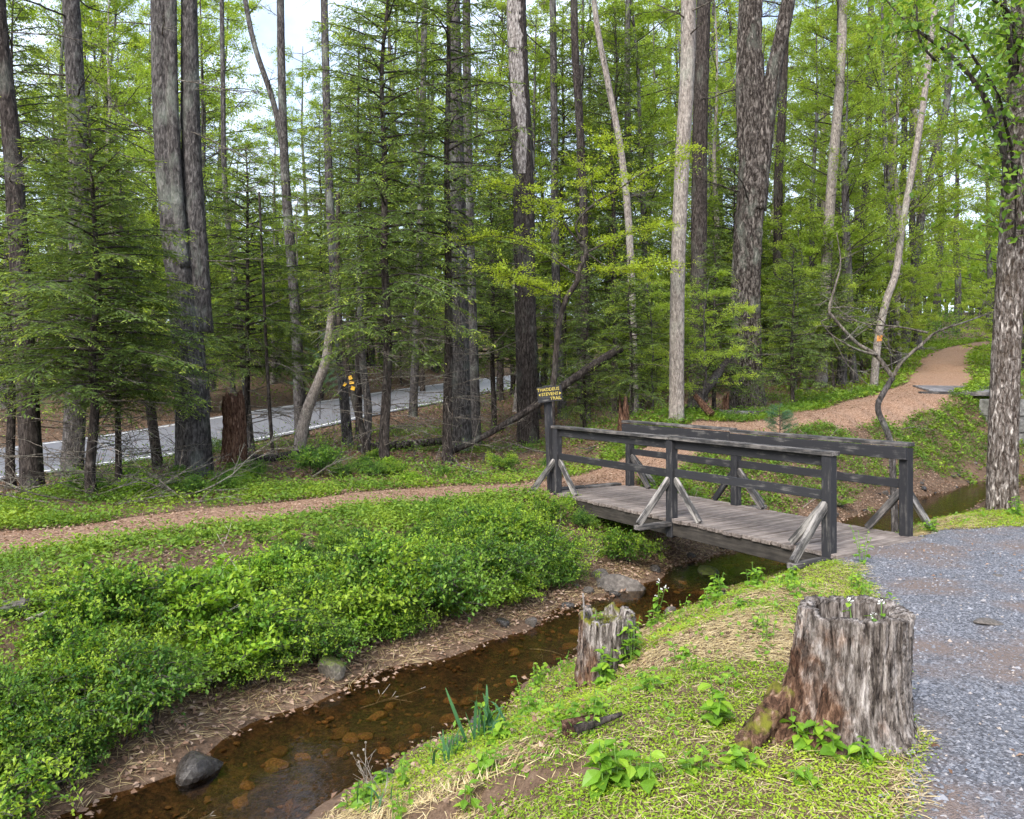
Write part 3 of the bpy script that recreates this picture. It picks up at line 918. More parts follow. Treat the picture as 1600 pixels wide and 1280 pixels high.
# rotten red wood on the weathered side of the stump (object x < 0.1), grey silver elsewhere
ad = nt.nodes.new("ShaderNodeMath"); ad.operation = 'MULTIPLY_ADD'; ad.inputs[1].default_value = -.9; nt.links.new(sx.outputs[0], ad.inputs[0]); nt.links.new(patch, ad.inputs[2])
az_ = nt.nodes.new("ShaderNodeMath"); az_.operation = 'MULTIPLY_ADD'; az_.inputs[1].default_value = -.35; nt.links.new(sx.outputs[2], az_.inputs[0]); nt.links.new(ad.outputs[0], az_.inputs[2])
col = mix(nt, ramp(nt, az_.outputs[0], [(.49, 0), (.67, 1)]), grey, red)
col = mix(nt, 1.0, col, ramp(nt, fine, [(.3, .6), (.7, 1.2)]), 'MULTIPLY')
geo = nt.nodes.new("ShaderNodeNewGeometry"); sn = nt.nodes.new("ShaderNodeSeparateXYZ"); nt.links.new(geo.outputs["Normal"], sn.inputs[0])
nt.links.new(col, b.inputs["Base Color"]); b.inputs["Roughness"].default_value = .9; b.inputs["Specular IOR Level"].default_value = .15
bump(nt, b, mix(nt, .4, g, fine), 1.0, .03)
M['stump'] = m
m2 = m.copy(); m2.name = 'mossy_stump_wood'; nt = m2.node_tree; b = nt.nodes["Principled BSDF"]
src = b.inputs["Base Color"].links[0].from_socket
geo = nt.nodes.new("ShaderNodeNewGeometry"); sn = nt.nodes.new("ShaderNodeSeparateXYZ"); nt.links.new(geo.outputs["Normal"], sn.inputs[0])
pn = noise(nt, coords(nt), 9, 4, .6)
mm = nt.nodes.new("ShaderNodeMath"); mm.operation = 'MULTIPLY'
nt.links.new(ramp(nt, sn.outputs[2], [(.2, 0), (.6, 1)]), mm.inputs[0]); nt.links.new(ramp(nt, pn, [(.46, 0), (.60, 1)]), mm.inputs[1])
nt.links.new(mix(nt, mm.outputs[0], src, (.15, .15, .02)), b.inputs["Base Color"])
M['stump_moss'] = m2

def stump_buf(seed, R0, Ht, hollow, lobes, lean=(0, 0), flare=.25, jag=.05, wall=.06, na=420, nz=60):
    r = np.random.default_rng(seed)
    th = np.linspace(0, 2 * math.pi, na, endpoint=False)
    per = lambda ks, amp: sum(amp / k**.5 * np.sin(k * th + r.uniform(0, 6.28)) for k in ks)
    top = Ht + per([3, 5, 8, 13], jag * .5) + jag * .6 * np.sign(per([7, 11, 17], 1.0)) * .5
    base = R0 * (1 + per([2, 3, 5], .05))
    cols = [per([9, 14, 22, 31, 47], .022) for _ in range(6)]
    V = []
    zs = np.linspace(0, 1, nz)
    cracks = [(r.uniform(0, 6.28), r.uniform(.012, .035), r.uniform(.008, .028), r.uniform(-.1, .5), r.uniform(.15, .6), r.normal(0, .12)) for _ in range(60)]
    for k, s in enumerate(zs):
        z = -.18 + (top + .18) * s
        zz = np.maximum(z, 0)
        q = s * 4.999; i = int(q); w = q - i
        ridge = cols[i] * (1 - w) + cols[min(i + 1, 5)] * w
        lob = sum(a * np.exp(-((th - t0 + math.pi) % (2 * math.pi) - math.pi)**2 / (2 * wd**2)) * np.exp(-zz / hh) for t0, a, wd, hh in lobes)
        rr = base * (1 + flare * np.exp(-zz / .1) * .5) + lob + ridge * R0 * 1.5 + r.normal(0, .0035, na)
        for t0, wd_, dp, ca, cl, sl in cracks:
            zf = (z - ca) / cl
            g_ = ((th - t0 - sl * z + math.pi) % (2 * math.pi)) - math.pi
            rr = rr - dp * np.exp(-(g_ / wd_)**2) * np.clip(4 * zf * (1 - zf), 0, 1)
        V.append(np.stack([rr * np.cos(th) + lean[0] * z, rr * np.sin(th) + lean[1] * z, z], -1))
    outer = V[-1]
    wl = wall * (1 + per([4, 7, 10], .3))
    rr = np.hypot(outer[:, 0] - lean[0] * top, outer[:, 1] - lean[1] * top)
    for f, dz in ((.45, .004), (1.0, .0)):
        r2 = rr - wl * f
        V.append(np.stack([r2 * np.cos(th) + lean[0] * top, r2 * np.sin(th) + lean[1] * top, top + dz * r.normal(1, .6, na)], -1))
    for s in np.linspace(.15, 1, 7):
        r2 = (rr - wl) * (1 - .12 * s) + per([11, 19, 27], .012) * R0
        zz = top * (1 - s) + (Ht - hollow) * s
        V.append(np.stack([r2 * np.cos(th), r2 * np.sin(th), zz], -1))
    for s in (.6, .2):
        V.append(np.stack([r2 * s * np.cos(th), r2 * s * np.sin(th), np.full(na, Ht - hollow) + r.normal(0, .012, na)], -1))
    n = len(V)
    i = np.arange(n - 1)[:, None] * na; j = np.arange(na)[None]; k = (j + 1) % na
    F = np.stack([i + j, i + k, i + na + k, i + na + j], -1).reshape(-1, 4)
    bf = Buf(); bf.add(np.concatenate(V), F)
    c = np.arange(na); ctr = bf.n
    bf.V.append(np.array([[0, 0, Ht - hollow]])); bf.T.append(np.array([.5])); bf.n += 1
    bf.F.append(np.stack([(n - 1) * na + c, (n - 1) * na + (c + 1) % na, np.full(na, ctr)], -1))
    return bf
sx_, sy_ = 1.80, 4.22
ST = empty('large_stump', (sx_, sy_, h(sx_, sy_)))
tag(ST, 'big hollow grey tree stump with reddish rotten side next to the gravel', 'stump')
mk('trunk', stump_buf(4, .272, .615, .15, [(math.pi * 1.04, .20, .5, .22), (math.pi * .72, .10, .3, .15), (-.95, .07, .3, .13), (.6, .03, .5, .2), (4.1, .08, .35, .16), (5.0, .05, .2, .12)], (.05, 0), .15, .018, .055), M['stump'], ST, True)
bf = Buf()
rp = resample([(-.34, -.04, .17), (-.46, -.10, .08), (-.60, -.21, .0), (-.76, -.34, -.10)], .03)
rp[:, 2] += 0
n_ = len(rp); rl = 1 + .25 * np.sin(np.arange(14)[None] * 2.3 + np.arange(n_)[:, None] * .5) + U(-.05, .05, (n_, 14))
for q in range(n_):
    rp[q, 2] = max(rp[q, 2], h(sx_ + rp[q, 0], sy_ + rp[q, 1]) - ST.location.z + .0)
tube(bf, rp, np.linspace(.085, .04, n_), 14, None, rl)
mk('root', bf, M['stump_moss'], ST, True)
bf = Buf(); rp = resample([(-.30, -.06, .28), (-.33, -.08, .36), (-.345, -.085, .42)], .02); tube(bf, rp, np.linspace(.03, .006, len(rp)), 6)
mk('splinter', bf, M['rotten'], ST, True)
x, y = .76, 6.35
S2 = empty('small_stump', (x, y, h(x, y))); tag(S2, 'small moss-topped grey stump at the edge of the stream', 'stump')
mk('trunk', stump_buf(9, .225, .42, .05, [(1.0, .03, .4, .2), (3.6, .04, .4, .2)], (0, 0), .1, .05, .045, 220, 36), M['stump_moss'], S2, True)
for k, (dx, dy, hh) in enumerate(((-.20, -.10, .62), (-.185, -.03, .50), (-.215, -.06, .34))):
    bf = Buf(); tube(bf, resample([(dx, dy, -.15), (dx + .01, dy, hh * .6), (dx - .005 * k, dy + .01, hh)], .05), [.02] if False else np.linspace(.022, .006, len(resample([(dx, dy, -.15), (dx + .01, dy, hh * .6), (dx - .005 * k, dy + .01, hh)], .05))), 6)
    mk('splinter', bf, M['snag'], S2, True)
# rotten bark slab and chip in the grass
x, y = at(905, 1208, -.30)
bf = Buf(); box(bf, (.20, .11, .03), frame((0, 0, .0), (1, .15, .05), (.1, -.4, 1)), .008, 3, .012)
S = mk('bark_slab', bf, M['rotten'], None, False, (x, y, h(x, y) + .03)); tag(S, 'reddish slab of rotten bark lying in the grass', 'bark')
bf = Buf(); p_ = resample([(-.12, -.06, .02), (0, -.03, .05), (.14, .05, .06)], .03); tube(bf, p_, np.linspace(.03, .012, len(p_)), 7)
S = mk('bark_strip', bf, M['bark_hem'], None, True, (x + .09, y - .05, h(x + .09, y - .05) + .01)); tag(S, 'dark curled bark strip beside the reddish slab', 'bark')
#PART3
# ------------------------------------------------------------------ tree generators (all in local coordinates, base at origin)
def trunk_buf(pts, r0, r1, sides=14, flare=.45, rough=.05, seed=0, step=.14, taper=1.0):
    p = resample(pts, step)
    r = np.random.default_rng(seed)
    s = np.concatenate([[0], np.cumsum(np.linalg.norm(np.diff(p, axis=0), axis=1))])
    t = s / s[-1]
    rad = r0 + (r1 - r0) * t**taper
    rad = rad * (1 + flare * np.exp(-s / (1.2 * r0 + .12)))
    th = np.arange(sides) * 2 * math.pi / sides
    m = np.ones((len(p), sides))
    for k in (2, 3, 5, 7):
        m += rough * .5 * np.sin(k * th[None] + r.uniform(0, 6.28) + s[:, None] * r.uniform(-.5, .5))
    m += rough * .6 * np.sin(th[None] * 4 + 1) * np.exp(-s / .3)[:, None] * 2 + r.normal(0, rough * .35, m.shape)
    bf = Buf(); tube(bf, p, rad, sides, None, m)
    return bf, p, rad

def hemlock_parts(seed, Ht, z0, Rm, nb, lean=0.0, step=.085, sub=.046, dead=14, lw=.27, prof=.75, bare=.15, kl=.72):
    r = np.random.default_rng(seed)
    tp = [(0, 0, -.15)] + [(lean * z + r.normal(0, .03), r.normal(0, .03), z) for z in np.linspace(.5, Ht, 7)]
    tb, p, rad = trunk_buf(tp, .0065 * Ht + .03, .012, 10, .35, .05, seed)
    lf, wd = Buf(), Buf()
    zz = p[:, 2]
    def at_z(z):
        return np.array([np.interp(z, zz, p[:, 0]), np.interp(z, zz, p[:, 1]), z])
    for i in range(nb):
        f = (i + r.uniform(0, 1)) / nb
        z = z0 + (Ht - z0) * f
        az_ = i * 2.399 + r.uniform(-.4, .4)
        ln = max(.22, Rm * (1 - f)**prof * r.uniform(.38, 1.2))
        if f < .12: ln *= r.uniform(.6, 1.)
        e0 = r.uniform(.05, .30) + .45 * f**2; dr = r.uniform(.18, .42) * (1 - .5 * f)
        dh = np.array([math.cos(az_), math.sin(az_), 0]); sd = np.array([-dh[1], dh[0], 0])
        o = at_z(z); bend = r.normal(0, .12)
        def bp(s):
            s = np.asarray(s)[:, None]
            return o + dh * ln * s + sd * ln * bend * s**2 + np.array([0, 0, 1.]) * ln * (e0 * s - dr * s**2)
        q = bp(np.linspace(0, 1, 6)); tube(wd, q, np.linspace(.008 + .009 * ln, .003, 6), 4, cap=False)
        s = np.arange(bare + r.uniform(0, .05), 1.0, step / ln)
        s = s + r.uniform(-.2, .2, len(s)) * step / ln
        s = s[(r.uniform(size=len(s)) > .10)]
        s = np.clip(s, .02, .99)
        if len(s) == 0: s = np.array([.8])
        n = len(s)
        P0 = bp(s)
        sg = np.where(np.arange(n) % 2 == 0, 1., -1.)
        tl = np.minimum((.52 * ln * (1 - s)**.85 + .13) * r.uniform(.6, 1.2, n), .95)
        a = r.normal(R(54), R(9), n)
        slope = (e0 - 2 * dr * s)
        td = dh * np.cos(a)[:, None] + sd * (sg * np.sin(a))[:, None]
        td[:, 2] += slope * .6 + r.normal(-.12, .22, n)
        td = nrm(td)
        prisms(wd, P0, P0 + td * (tl * .8)[:, None] + np.array([0, 0, -.08]) * (tl * .8)[:, None], .0035, .0015)
        K = int(tl.max() / sub) + 2
        qq = (np.arange(K)[None] + .5 + r.uniform(-.3, .3, (n, K))) * sub / tl[:, None]
        ok = qq < 1.04
        qq = np.where(ok, qq, 0)
        PP = P0[:, None] + td[:, None] * (tl[:, None] * qq)[..., None]
        PP[..., 2] -= .16 * tl[:, None] * qq**2 * (1 + r.uniform(0, .5, (n, 1)))
        up = np.array([0, 0, 1.])
        pe = nrm(np.cross(td, up))
        s2 = np.where(np.arange(K)[None] % 2 == 0, 1., -1.)
        a2 = r.normal(R(48), R(10), (n, K))
        D = td[:, None] * np.cos(a2)[..., None] + pe[:, None] * (s2 * np.sin(a2))[..., None]
        D[..., 2] += r.normal(-.22, .28, (n, K))
        Lq = kl * (.15 * (1 - qq * .62) + .025) * r.uniform(.65, 1.2, (n, K))
        tip = np.clip(qq * s[:, None] * 1.15, 0, 1)**1.6
        tint = np.clip(.30 + .85 * tip * r.uniform(.4, 1.1, (n, K)) + r.normal(0, .08, (n, K)) + r.normal(0, .08) - .12 * (1 - s[:, None]), 0, 1)
        okf = ok.ravel()
        N = np.tile(up, (okf.sum(), 1)) + r.normal(0, .6, (okf.sum(), 3))
        kites(lf, PP.reshape(-1, 3)[okf], D.reshape(-1, 3)[okf], N, Lq.ravel()[okf], Lq.ravel()[okf] * lw, tint.ravel()[okf], .05, .5)
    db = Buf()
    dead_branches(db, p, .35, min(z0 + 1.0, Ht * .55), dead, Rm * .8, r)
    return tb, lf, wd, db

def bare_branch(bf, p0, d0, ln, r0, r, depth=2, gravity=-.12, nsub=5, sides=5, wig=.10, rmin=.0025):
    n = max(4, int(ln / .16) + 2)
    pts = [np.array(p0, float)]
    d = nrm(np.array(d0, float))
    for i in range(n - 1):
        d = nrm(d + r.normal(0, wig, 3) + np.array([0, 0, gravity / n]))
        pts.append(pts[-1] + d * ln / (n - 1))
    pts = np.array(pts)
    tube(bf, pts, np.linspace(r0, max(rmin, r0 * .2), n), sides, cap=False)
    if depth > 0:
        for k in range(nsub):
            f = r.uniform(.2, .95)
            i = min(int(f * (n - 1)), n - 2)
            dd = nrm(pts[i + 1] - pts[i])
            side = nrm(np.cross(dd, r.normal(size=3)))
            side[2] *= .5
            bare_branch(bf, pts[i], nrm(dd * .8 + side * r.uniform(.5, 1.0)), ln * r.uniform(.25, .5) * (1.1 - .5 * f), max(rmin, r0 * .45), r, depth - 1, gravity, max(2, nsub - 2), 3, wig, rmin)
    return pts
def dead_branches(bf, p, za, zb, n, ln, r):
    for k in range(n):
        z = r.uniform(za, zb)
        a = r.uniform(0, 6.28)
        o = np.array([np.interp(z, p[:, 2], p[:, 0]), np.interp(z, p[:, 2], p[:, 1]), z])
        bare_branch(bf, o, (math.cos(a), math.sin(a), r.uniform(-.15, .35)), ln * r.uniform(.4, 1.0), .011, r, 2, r.uniform(-.5, -.05), 4, 4, .09, .003)

def decid_parts(seed, Ht, z0, spread, nl, leaf, per, r0=None, up=.6, layered=.5, crook=.05, n2=6, n3=5, lfrac=1.0, tintb=.5):
    r = np.random.default_rng(seed)
    zs = np.linspace(0, Ht, 8)
    off = np.cumsum(r.normal(0, crook, (8, 2)) * (Ht / 8), 0); off[0] = 0
    tp = [(off[i, 0], off[i, 1], zs[i] - (.15 if i == 0 else 0)) for i in range(8)]
    tb, p, rad = trunk_buf(tp, r0 or .011 * Ht, .015, 10, .4, .05, seed)
    wd = Buf(); C, Dl, Tn = [], [], []
    A1, B1, A2, B2 = [], [], [], []
    for i in range(nl):
        f = (i + r.uniform(0, 1)) / nl
        z = z0 + (Ht - z0) * f
        o = np.array([np.interp(z, p[:, 2], p[:, 0]), np.interp(z, p[:, 2], p[:, 1]), z])
        a = i * 2.4 + r.uniform(-.5, .5)
        ln = spread * (.45 + .55 * math.sin(math.pi * min(1, .25 + f * .75))) * r.uniform(.6, 1.15)
        d = np.array([math.cos(a), math.sin(a), up * r.uniform(.4, 1.3)])
        n = 6; pts = [o]; dd = nrm(d)
        for k in range(n - 1):
            dd = nrm(dd + r.normal(0, .10, 3) + np.array([0, 0, -.03]))
            pts.append(pts[-1] + dd * ln / (n - 1))
        pts = np.array(pts)
        tube(wd, pts, np.linspace(.007 + .008 * ln, .004, n), 4, cap=False)
        for j in range(n2):
            s = r.uniform(.25, 1.0); k = min(int(s * (n - 1)), n - 2)
            q0 = pts[k] + (pts[k + 1] - pts[k]) * r.uniform()
            base = nrm(pts[k + 1] - pts[k])
            sd = nrm(np.cross(base, [0, 0, 1])) * r.choice([-1, 1])
            d2 = nrm(base * .7 + sd * r.uniform(.4, 1.0) + np.array([0, 0, r.uniform(-.15, .4) * (1 - layered)]))
            l2 = ln * r.uniform(.25, .5) * (1.2 - .5 * s)
            q1 = q0 + d2 * l2
            A1.append(q0); B1.append(q1)
            m = n3
            t3 = r.uniform(.2, 1, m)
            o3 = q0 + d2 * l2 * t3[:, None]
            d3 = nrm(d2 * .6 + r.normal(0, .6, (m, 3)) * np.array([1, 1, 1 - layered * .75]))
            l3 = r.uniform(.18, .5, m) * (.4 + spread * .2)
            A2.extend(o3); B2.extend(o3 + d3 * l3[:, None])
            k3 = max(1, int(per * r.uniform(.3, 1.4) * lfrac))
            u = r.uniform(.15, 1.05, (m, k3))
            c = o3[:, None] + d3[:, None] * (l3[:, None] * u)[..., None] + r.normal(0, leaf * .7, (m, k3, 3))
            C.append(c.reshape(-1, 3))
            dl = d3[:, None] + r.normal(0, .7, (m, k3, 3)); Dl.append(dl.reshape(-1, 3))
            Tn.append(np.clip(np.full(m * k3, tintb + r.normal(0, .15)) + r.normal(0, .14, m * k3), 0, 1))
    prisms(wd, A1, B1, .008, .004); prisms(wd, A2, B2, .0045, .002)
    lf = Buf()
    C, Dl, Tn = np.concatenate(C), np.concatenate(Dl), np.concatenate(Tn)
    Dl[:, 2] -= .15
    N = r.normal(0, .55, C.shape) + np.array([0, 0, 1.])
    L = leaf * r.uniform(.6, 1.25, len(C))
    kites(lf, C, Dl, N, L, L * .62, Tn, .1)
    return tb, lf, wd

def build_tree(name, label, cat, group, loc, rz, scale, parts):
    o = empty(name, loc, rz, scale)
    tag(o, label, cat, group)
    for nm, me in parts:
        if me is not None:
            obj(nm, me, o)
    return o
def jitter_group(meshes):
    return meshes
def hem_set(seed, **kw):
    tb, lf, wd, db = hemlock_parts(seed, **kw)
    return [('trunk', make_mesh('trunk', tb, M['bark_hem'], True)), ('crown', make_mesh('crown', lf, M['hemlock'])), ('branches', make_mesh('branches', wd, M['branch'])), ('dead_branches', make_mesh('dead_branches', db, M['twig']))]
def dec_set(seed, lm, bm_, **kw):
    tb, lf, wd = decid_parts(seed, **kw)
    return [('trunk', make_mesh('trunk', tb, M[bm_], True)), ('crown', make_mesh('crown', lf, M[lm])), ('branches', make_mesh('branches', wd, M['branch' if bm_ != 'bark_light' else 'twig']))]

HEM = {
 'A': hem_set(101, Ht=6.6, z0=1.75, Rm=2.6, nb=115, dead=36, step=.06, sub=.028),
 'B': hem_set(102, Ht=12.0, z0=2.4, Rm=2.6, nb=150, dead=40, prof=.55, step=.08, sub=.034, kl=.8),
 'C': hem_set(103, Ht=4.6, z0=.7, Rm=1.8, nb=95, dead=10, step=.065, sub=.032),
 'D': hem_set(104, Ht=13.0, z0=3.6, Rm=2.5, nb=115, dead=38, prof=.45, step=.10, sub=.042, lw=.27, kl=.9),
}
def far_set(parts):
    return parts
DEC = {
 'tall': dec_set(201, 'spring', 'bark_grey', Ht=15, z0=3.5, spread=2.6, nl=30, leaf=.075, per=20, crook=.05, tintb=.5),
 'slim': dec_set(202, 'spring', 'bark_light', Ht=12, z0=2.2, spread=2.0, nl=26, leaf=.07, per=19, crook=.05, tintb=.55),
 'under': dec_set(203, 'spring', 'bark_grey', Ht=5.5, z0=.9, spread=2.2, nl=20, leaf=.06, per=34, r0=.05, up=.35, layered=.8, crook=.08, tintb=.6),
 'bare': dec_set(204, 'spring', 'bark_grey', Ht=14, z0=4, spread=2.4, nl=24, leaf=.065, per=12, crook=.06, tintb=.7),
 'full': dec_set(205, 'spring', 'bark_grey', Ht=16, z0=1.5, spread=3.4, nl=38, leaf=.085, per=22, n2=7, crook=.04, tintb=.42),
}

# ------------------------------------------------------------------ individual trees read from the photograph
def loc_at(px, d):
    x = PX(px, d)
    return (x, d, h(x, d))
def put_hem(px, d, var, s, rz, label, group=None, name='hemlock_tree'):
    return build_tree(name, label, 'tree', group, loc_at(px, d), rz, s, HEM[var])
def put_dec(px, d, var, s, rz, label, group=None, name='spring_tree'):
    return build_tree(name, label, 'tree', group, loc_at(px, d), rz, s, DEC[var])

put_hem(145, 12.0, 'A', 1.0, .3, 'bushy hemlock with bright new tips beside the path, overhanging the verge').scale = (1.12, 1.12, .90)
put_hem(603, 16.4, 'B', 1.0, 1.0, 'tall feathery hemlock with slim straight trunk in front of the road')
put_hem(700, 17.2, 'D', 1.0, 2.2, 'tall thin-crowned hemlock just behind the second slim trunk near the fallen log')
put_hem(185, 13.6, 'A', .8, 4.0, 'dark-trunked hemlock directly behind the bushy hemlock by the path')
put_hem(20, 14.0, 'B', .75, 3.1, 'hemlock at the photo edge standing before the road')
put_hem(385, 19.5, 'A', 1.15, 5.0, 'hemlock behind the shredded red stump')
put_hem(960, 27.0, 'B', 1.15, .7, 'tall dark hemlock rising behind the yellow-green sapling')
put_hem(880, 31.0, 'D', 1.2, 2.9, 'thin hemlock behind the barkless snag')
put_hem(915, 21.5, 'C', .95, 3.3, 'young hemlock behind the trail sign')
put_hem(985, 19.5, 'C', .85, .4, 'young hemlock between the trail sign and the pale straight trunk')
put_hem(1115, 22.0, 'C', 1.05, 2.0, 'young hemlock between the pale trunk and the big shaggy tree')
put_hem(1240, 22.8, 'C', 1.0, 4.4, 'young hemlock beside the footpath behind the small pine')
put_hem(1300, 26.0, 'A', .7, 1.4, 'hemlock beside the footpath near the blazed birch')
put_hem(560, 24.0, 'D', 1.0, 5.5, 'slim hemlock on the road verge behind the feathery hemlock')
put_hem(770, 25.0, 'A', 1.25, .9, 'hemlock on the near road verge left of the snag')
put_hem(800, 36.0, 'B', 1.2, 4.2, 'hemlock beyond the far end of the visible road')
put_hem(660, 44.0, 'B', 1.3, 3.6, 'hemlock across the road behind the feathery hemlock')
put_hem(500, 40.0, 'B', 1.2, 5.1, 'hemlock across the road above the yellow marker')
put_hem(320, 34.0, 'B', 1.15, 2.4, 'hemlock across the road behind the triple-stemmed pine')
put_hem(120, 30.0, 'B', 1.1, .2, 'hemlock across the road behind the bushy hemlock')

def custom_tree(name, label, px_pts, d, r0, r1, bark, sides=18, flare=.35, rough=.05, seed=0, dy=0.0, cat='tree', extra=None, step=.12):
    """trunk through pixel points given at depth d; the first point stands on the ground"""
    x0 = PX(px_pts[0][0], d); z0 = h(x0, d)
    e = empty(name, (x0, d, z0)); tag(e, label, cat)
    pts = [(0, 0, -.25)]
    top = len(px_pts) - 1
    for i, (a, b_) in enumerate(px_pts[1:]):
        pts.append((PX(a, d) - x0, dy * (i + 1) / top, PZ(b_, d) - z0))
    bf, p, rad = trunk_buf(pts, r0, r1, sides, flare, rough, seed, step)
    mk('trunk', bf, M[bark], e, True)
    return e, p, x0, z0
def stub_limbs(e, p, mat, seed, n, za, zb, ln, r0=.02, depth=2, up=.3):
    r = np.random.default_rng(seed)
    for k in range(n):
        z = r.uniform(za, zb); a = r.uniform(0, 6.28)
        o = np.array([np.interp(z, p[:, 2], p[:, 0]), np.interp(z, p[:, 2], p[:, 1]), z])
        bf = Buf(); bare_branch(bf, o, (math.cos(a), math.sin(a), r.uniform(-.1, up)), ln * r.uniform(.5, 1.2), r0, r, depth, -.1, 5, 5)
        mk('limb', bf, M[mat], e, True)

# triple-stemmed pine
e, p, x0, z0 = custom_tree('triple_pine', 'massive three-stemmed pine with dark ridged bark beside the shredded stump', [(305, 740), (298, 600), (285, 450), (270, 330), (256, 150), (250, -120), (252, -350)], 15.3, .32, .14, 'bark_grey', 24, .28, .06, 31)
for k, pts in enumerate([[(310, 520), (304, 400), (296, 260), (293, 120), (291, -120), (292, -350)], [(290, 420), (280, 300), (273, 150), (270, -120), (270, -350)]]):
    q = [(PX(a, 15.3) - x0, .12 if k == 0 else -.12, PZ(b_, 15.3) - z0) for a, b_ in pts]
    bf, p2, _ = trunk_buf(q, (.22, .13)[k], .10, 16, 0, .06, 40 + k)
    mk('stem', bf, M['bark_grey'], e, True)
stub_limbs(e, p, 'twig', 5, 12, 4, 9.5, 2.2, .016)
# pale trunk tree over the left hemlock and leaning trunks
e, p, *_ = custom_tree('grey_tree', 'pale grey trunk rising behind the bushy hemlock', [(112, 745), (124, 500), (122, 250), (116, 100), (108, -60), (104, -300)], 17.0, .22, .15, 'bark_grey', 16, .3, .05, 51)
stub_limbs(e, p, 'branch', 6, 16, 5, 11, 2.8, .025)
e, p, *_ = custom_tree('dark_tree', 'dark trunk at the photo edge standing before the road', [(52, 775), (45, 650), (30, 400), (18, 220), (0, 60), (-20, -200)], 13.2, .17, .11, 'bark_hem', 14, .35, .05, 52)
stub_limbs(e, p, 'twig', 7, 14, 1, 8, 1.8, .014)
# slim trunks in the middle
for (px_pts, d, r0, r1, bark, lab, sd_) in [
 ([(470, 680), (462, 500), (447, 300), (440, 120), (437, -100)], 25, .20, .12, 'bark_grey', 'slim grey trunk before the road, one of a close pair', 61),
 ([(478, 690), (452, 330), (432, 180), (395, 60), (370, -80)], 25.5, .14, .09, 'bark_grey', 'slim trunk leaning away from its close twin before the road', 62),
 ([(545, 700), (520, 400), (512, 220), (508, 60), (503, -150)], 22, .16, .10, 'bark_grey', 'slim crooked trunk between the road pair and the feathery hemlock', 63),
 ([(722, 690), (716, 400), (712, 200), (708, 0), (706, -200)], 20.5, .27, .19, 'bark_grey', 'stout straight trunk behind the thin-crowned hemlock', 64),
 ([(745, 690), (735, 400), (730, 150), (728, -200)], 22.5, .17, .12, 'bark_grey', 'straight trunk close behind the stout trunk', 65),
 ([(915, 660), (912, 350), (905, 180), (898, 60), (895, -150)], 26, .19, .13, 'bark_hem', 'slender reddish pine trunk above the yellow-green sapling', 66),
 ([(992, 650), (985, 400), (972, 250), (950, 130), (930, 20), (920, -120)], 23, .15, .08, 'bark_light', 'slim pale curved trunk right of the slender reddish pine', 67),
 ([(980, 650), (982, 300), (980, 100), (985, -150)], 29, .16, .11, 'bark_grey', 'straight thin trunk behind the pale curved trunk', 68),
 ([(1090, 640), (1092, 400), (1094, 200), (1100, 0), (1104, -200)], 27, .34, .24, 'bark_hem', 'dark stout trunk close behind the pale straight trunk', 69),
 ([(1282, 640), (1292, 400), (1302, 250), (1314, 100), (1320, -100)], 28, .24, .15, 'bark_light', 'grey trunk among light green leaves beyond the footpath', 70),
 ([(1330, 610), (1352, 300), (1358, 150), (1362, -100)], 36, .2, .14, 'bark_grey', 'thin grey trunk farther up the wooded slope', 71),
 ([(1410, 560), (1440, 340), (1462, 240), (1480, 150), (1490, -60)], 38, .25, .13, 'bark_grey', 'leaning dark trunk above the bend of the footpath', 72),
 ([(1215, 620), (1216, 300), (1222, 180), (1228, 0), (1232, -120)], 30, .22, .16, 'bark_hem', 'dark trunk just behind the big shaggy tree', 73),
 ([(1405, 600), (1411, 300), (1415, 100), (1420, -100)], 42, .2, .14, 'bark_grey', 'far slim trunk over the footpath', 74),
 ([(880, 640), (872, 520), (868, 400), (866, 200), (862, -100)], 27, .18, .12, 'bark_grey', 'grey trunk behind the sapling with the knotted stem', 75),
 ([(645, 640), (655, 400), (660, 200), (665, -100)], 30, .18, .12, 'bark_grey', 'thin trunk on the near side of the road past the feathery hemlock', 76),
 ([(250, 720), (230, 600), (205, 450), (190, 300)], 16.5, .12, .08, 'bark_hem', 'leaning dark trunk between the bushy hemlock and the massive pine', 77),
 ([(395, 700), (384, 610), (372, 480), (352, 300), (348, 100), (345, -100)], 21, .10, .06, 'bark_grey', 'thin pale sapling trunk behind the shredded red stump', 78),
 ([(428, 720), (420, 620), (414, 500), (405, 300)], 18.5, .05, .03, 'bark_hem', 'thin dark sapling stem before the road', 79),
 ([(580, 745), (560, 650), (548, 600), (530, 500), (528, 300)], 17.5, .09, .05, 'bark_hem', 'dark stem carrying a yellow marker near the feathery hemlock', 80),
 ([(570, 735), (575, 640), (566, 560), (560, 400)], 19, .12, .08, 'bark_grey', 'stem beside the yellow-marked stem', 81)]:
    e, p, *_ = custom_tree('slim_tree', lab, px_pts, d, r0 * .88, r1 * .85, bark, 12, .3, .05, sd_, step=.2)
    stub_limbs(e, p, 'twig' if sd_ % 2 else 'branch', sd_, 7, 2.0, max(4, p[-1, 2] * .9), 1.8, .014, 2)
# curved leaning stem before the road
e, p, *_ = custom_tree('leaning_tree', 'pale curved stem leaning before the road behind the dark bush', [(462, 735), (478, 650), (497, 600), (510, 560), (520, 480)], 18.0, .15, .08, 'bark_light', 12, .2, .08, 90)
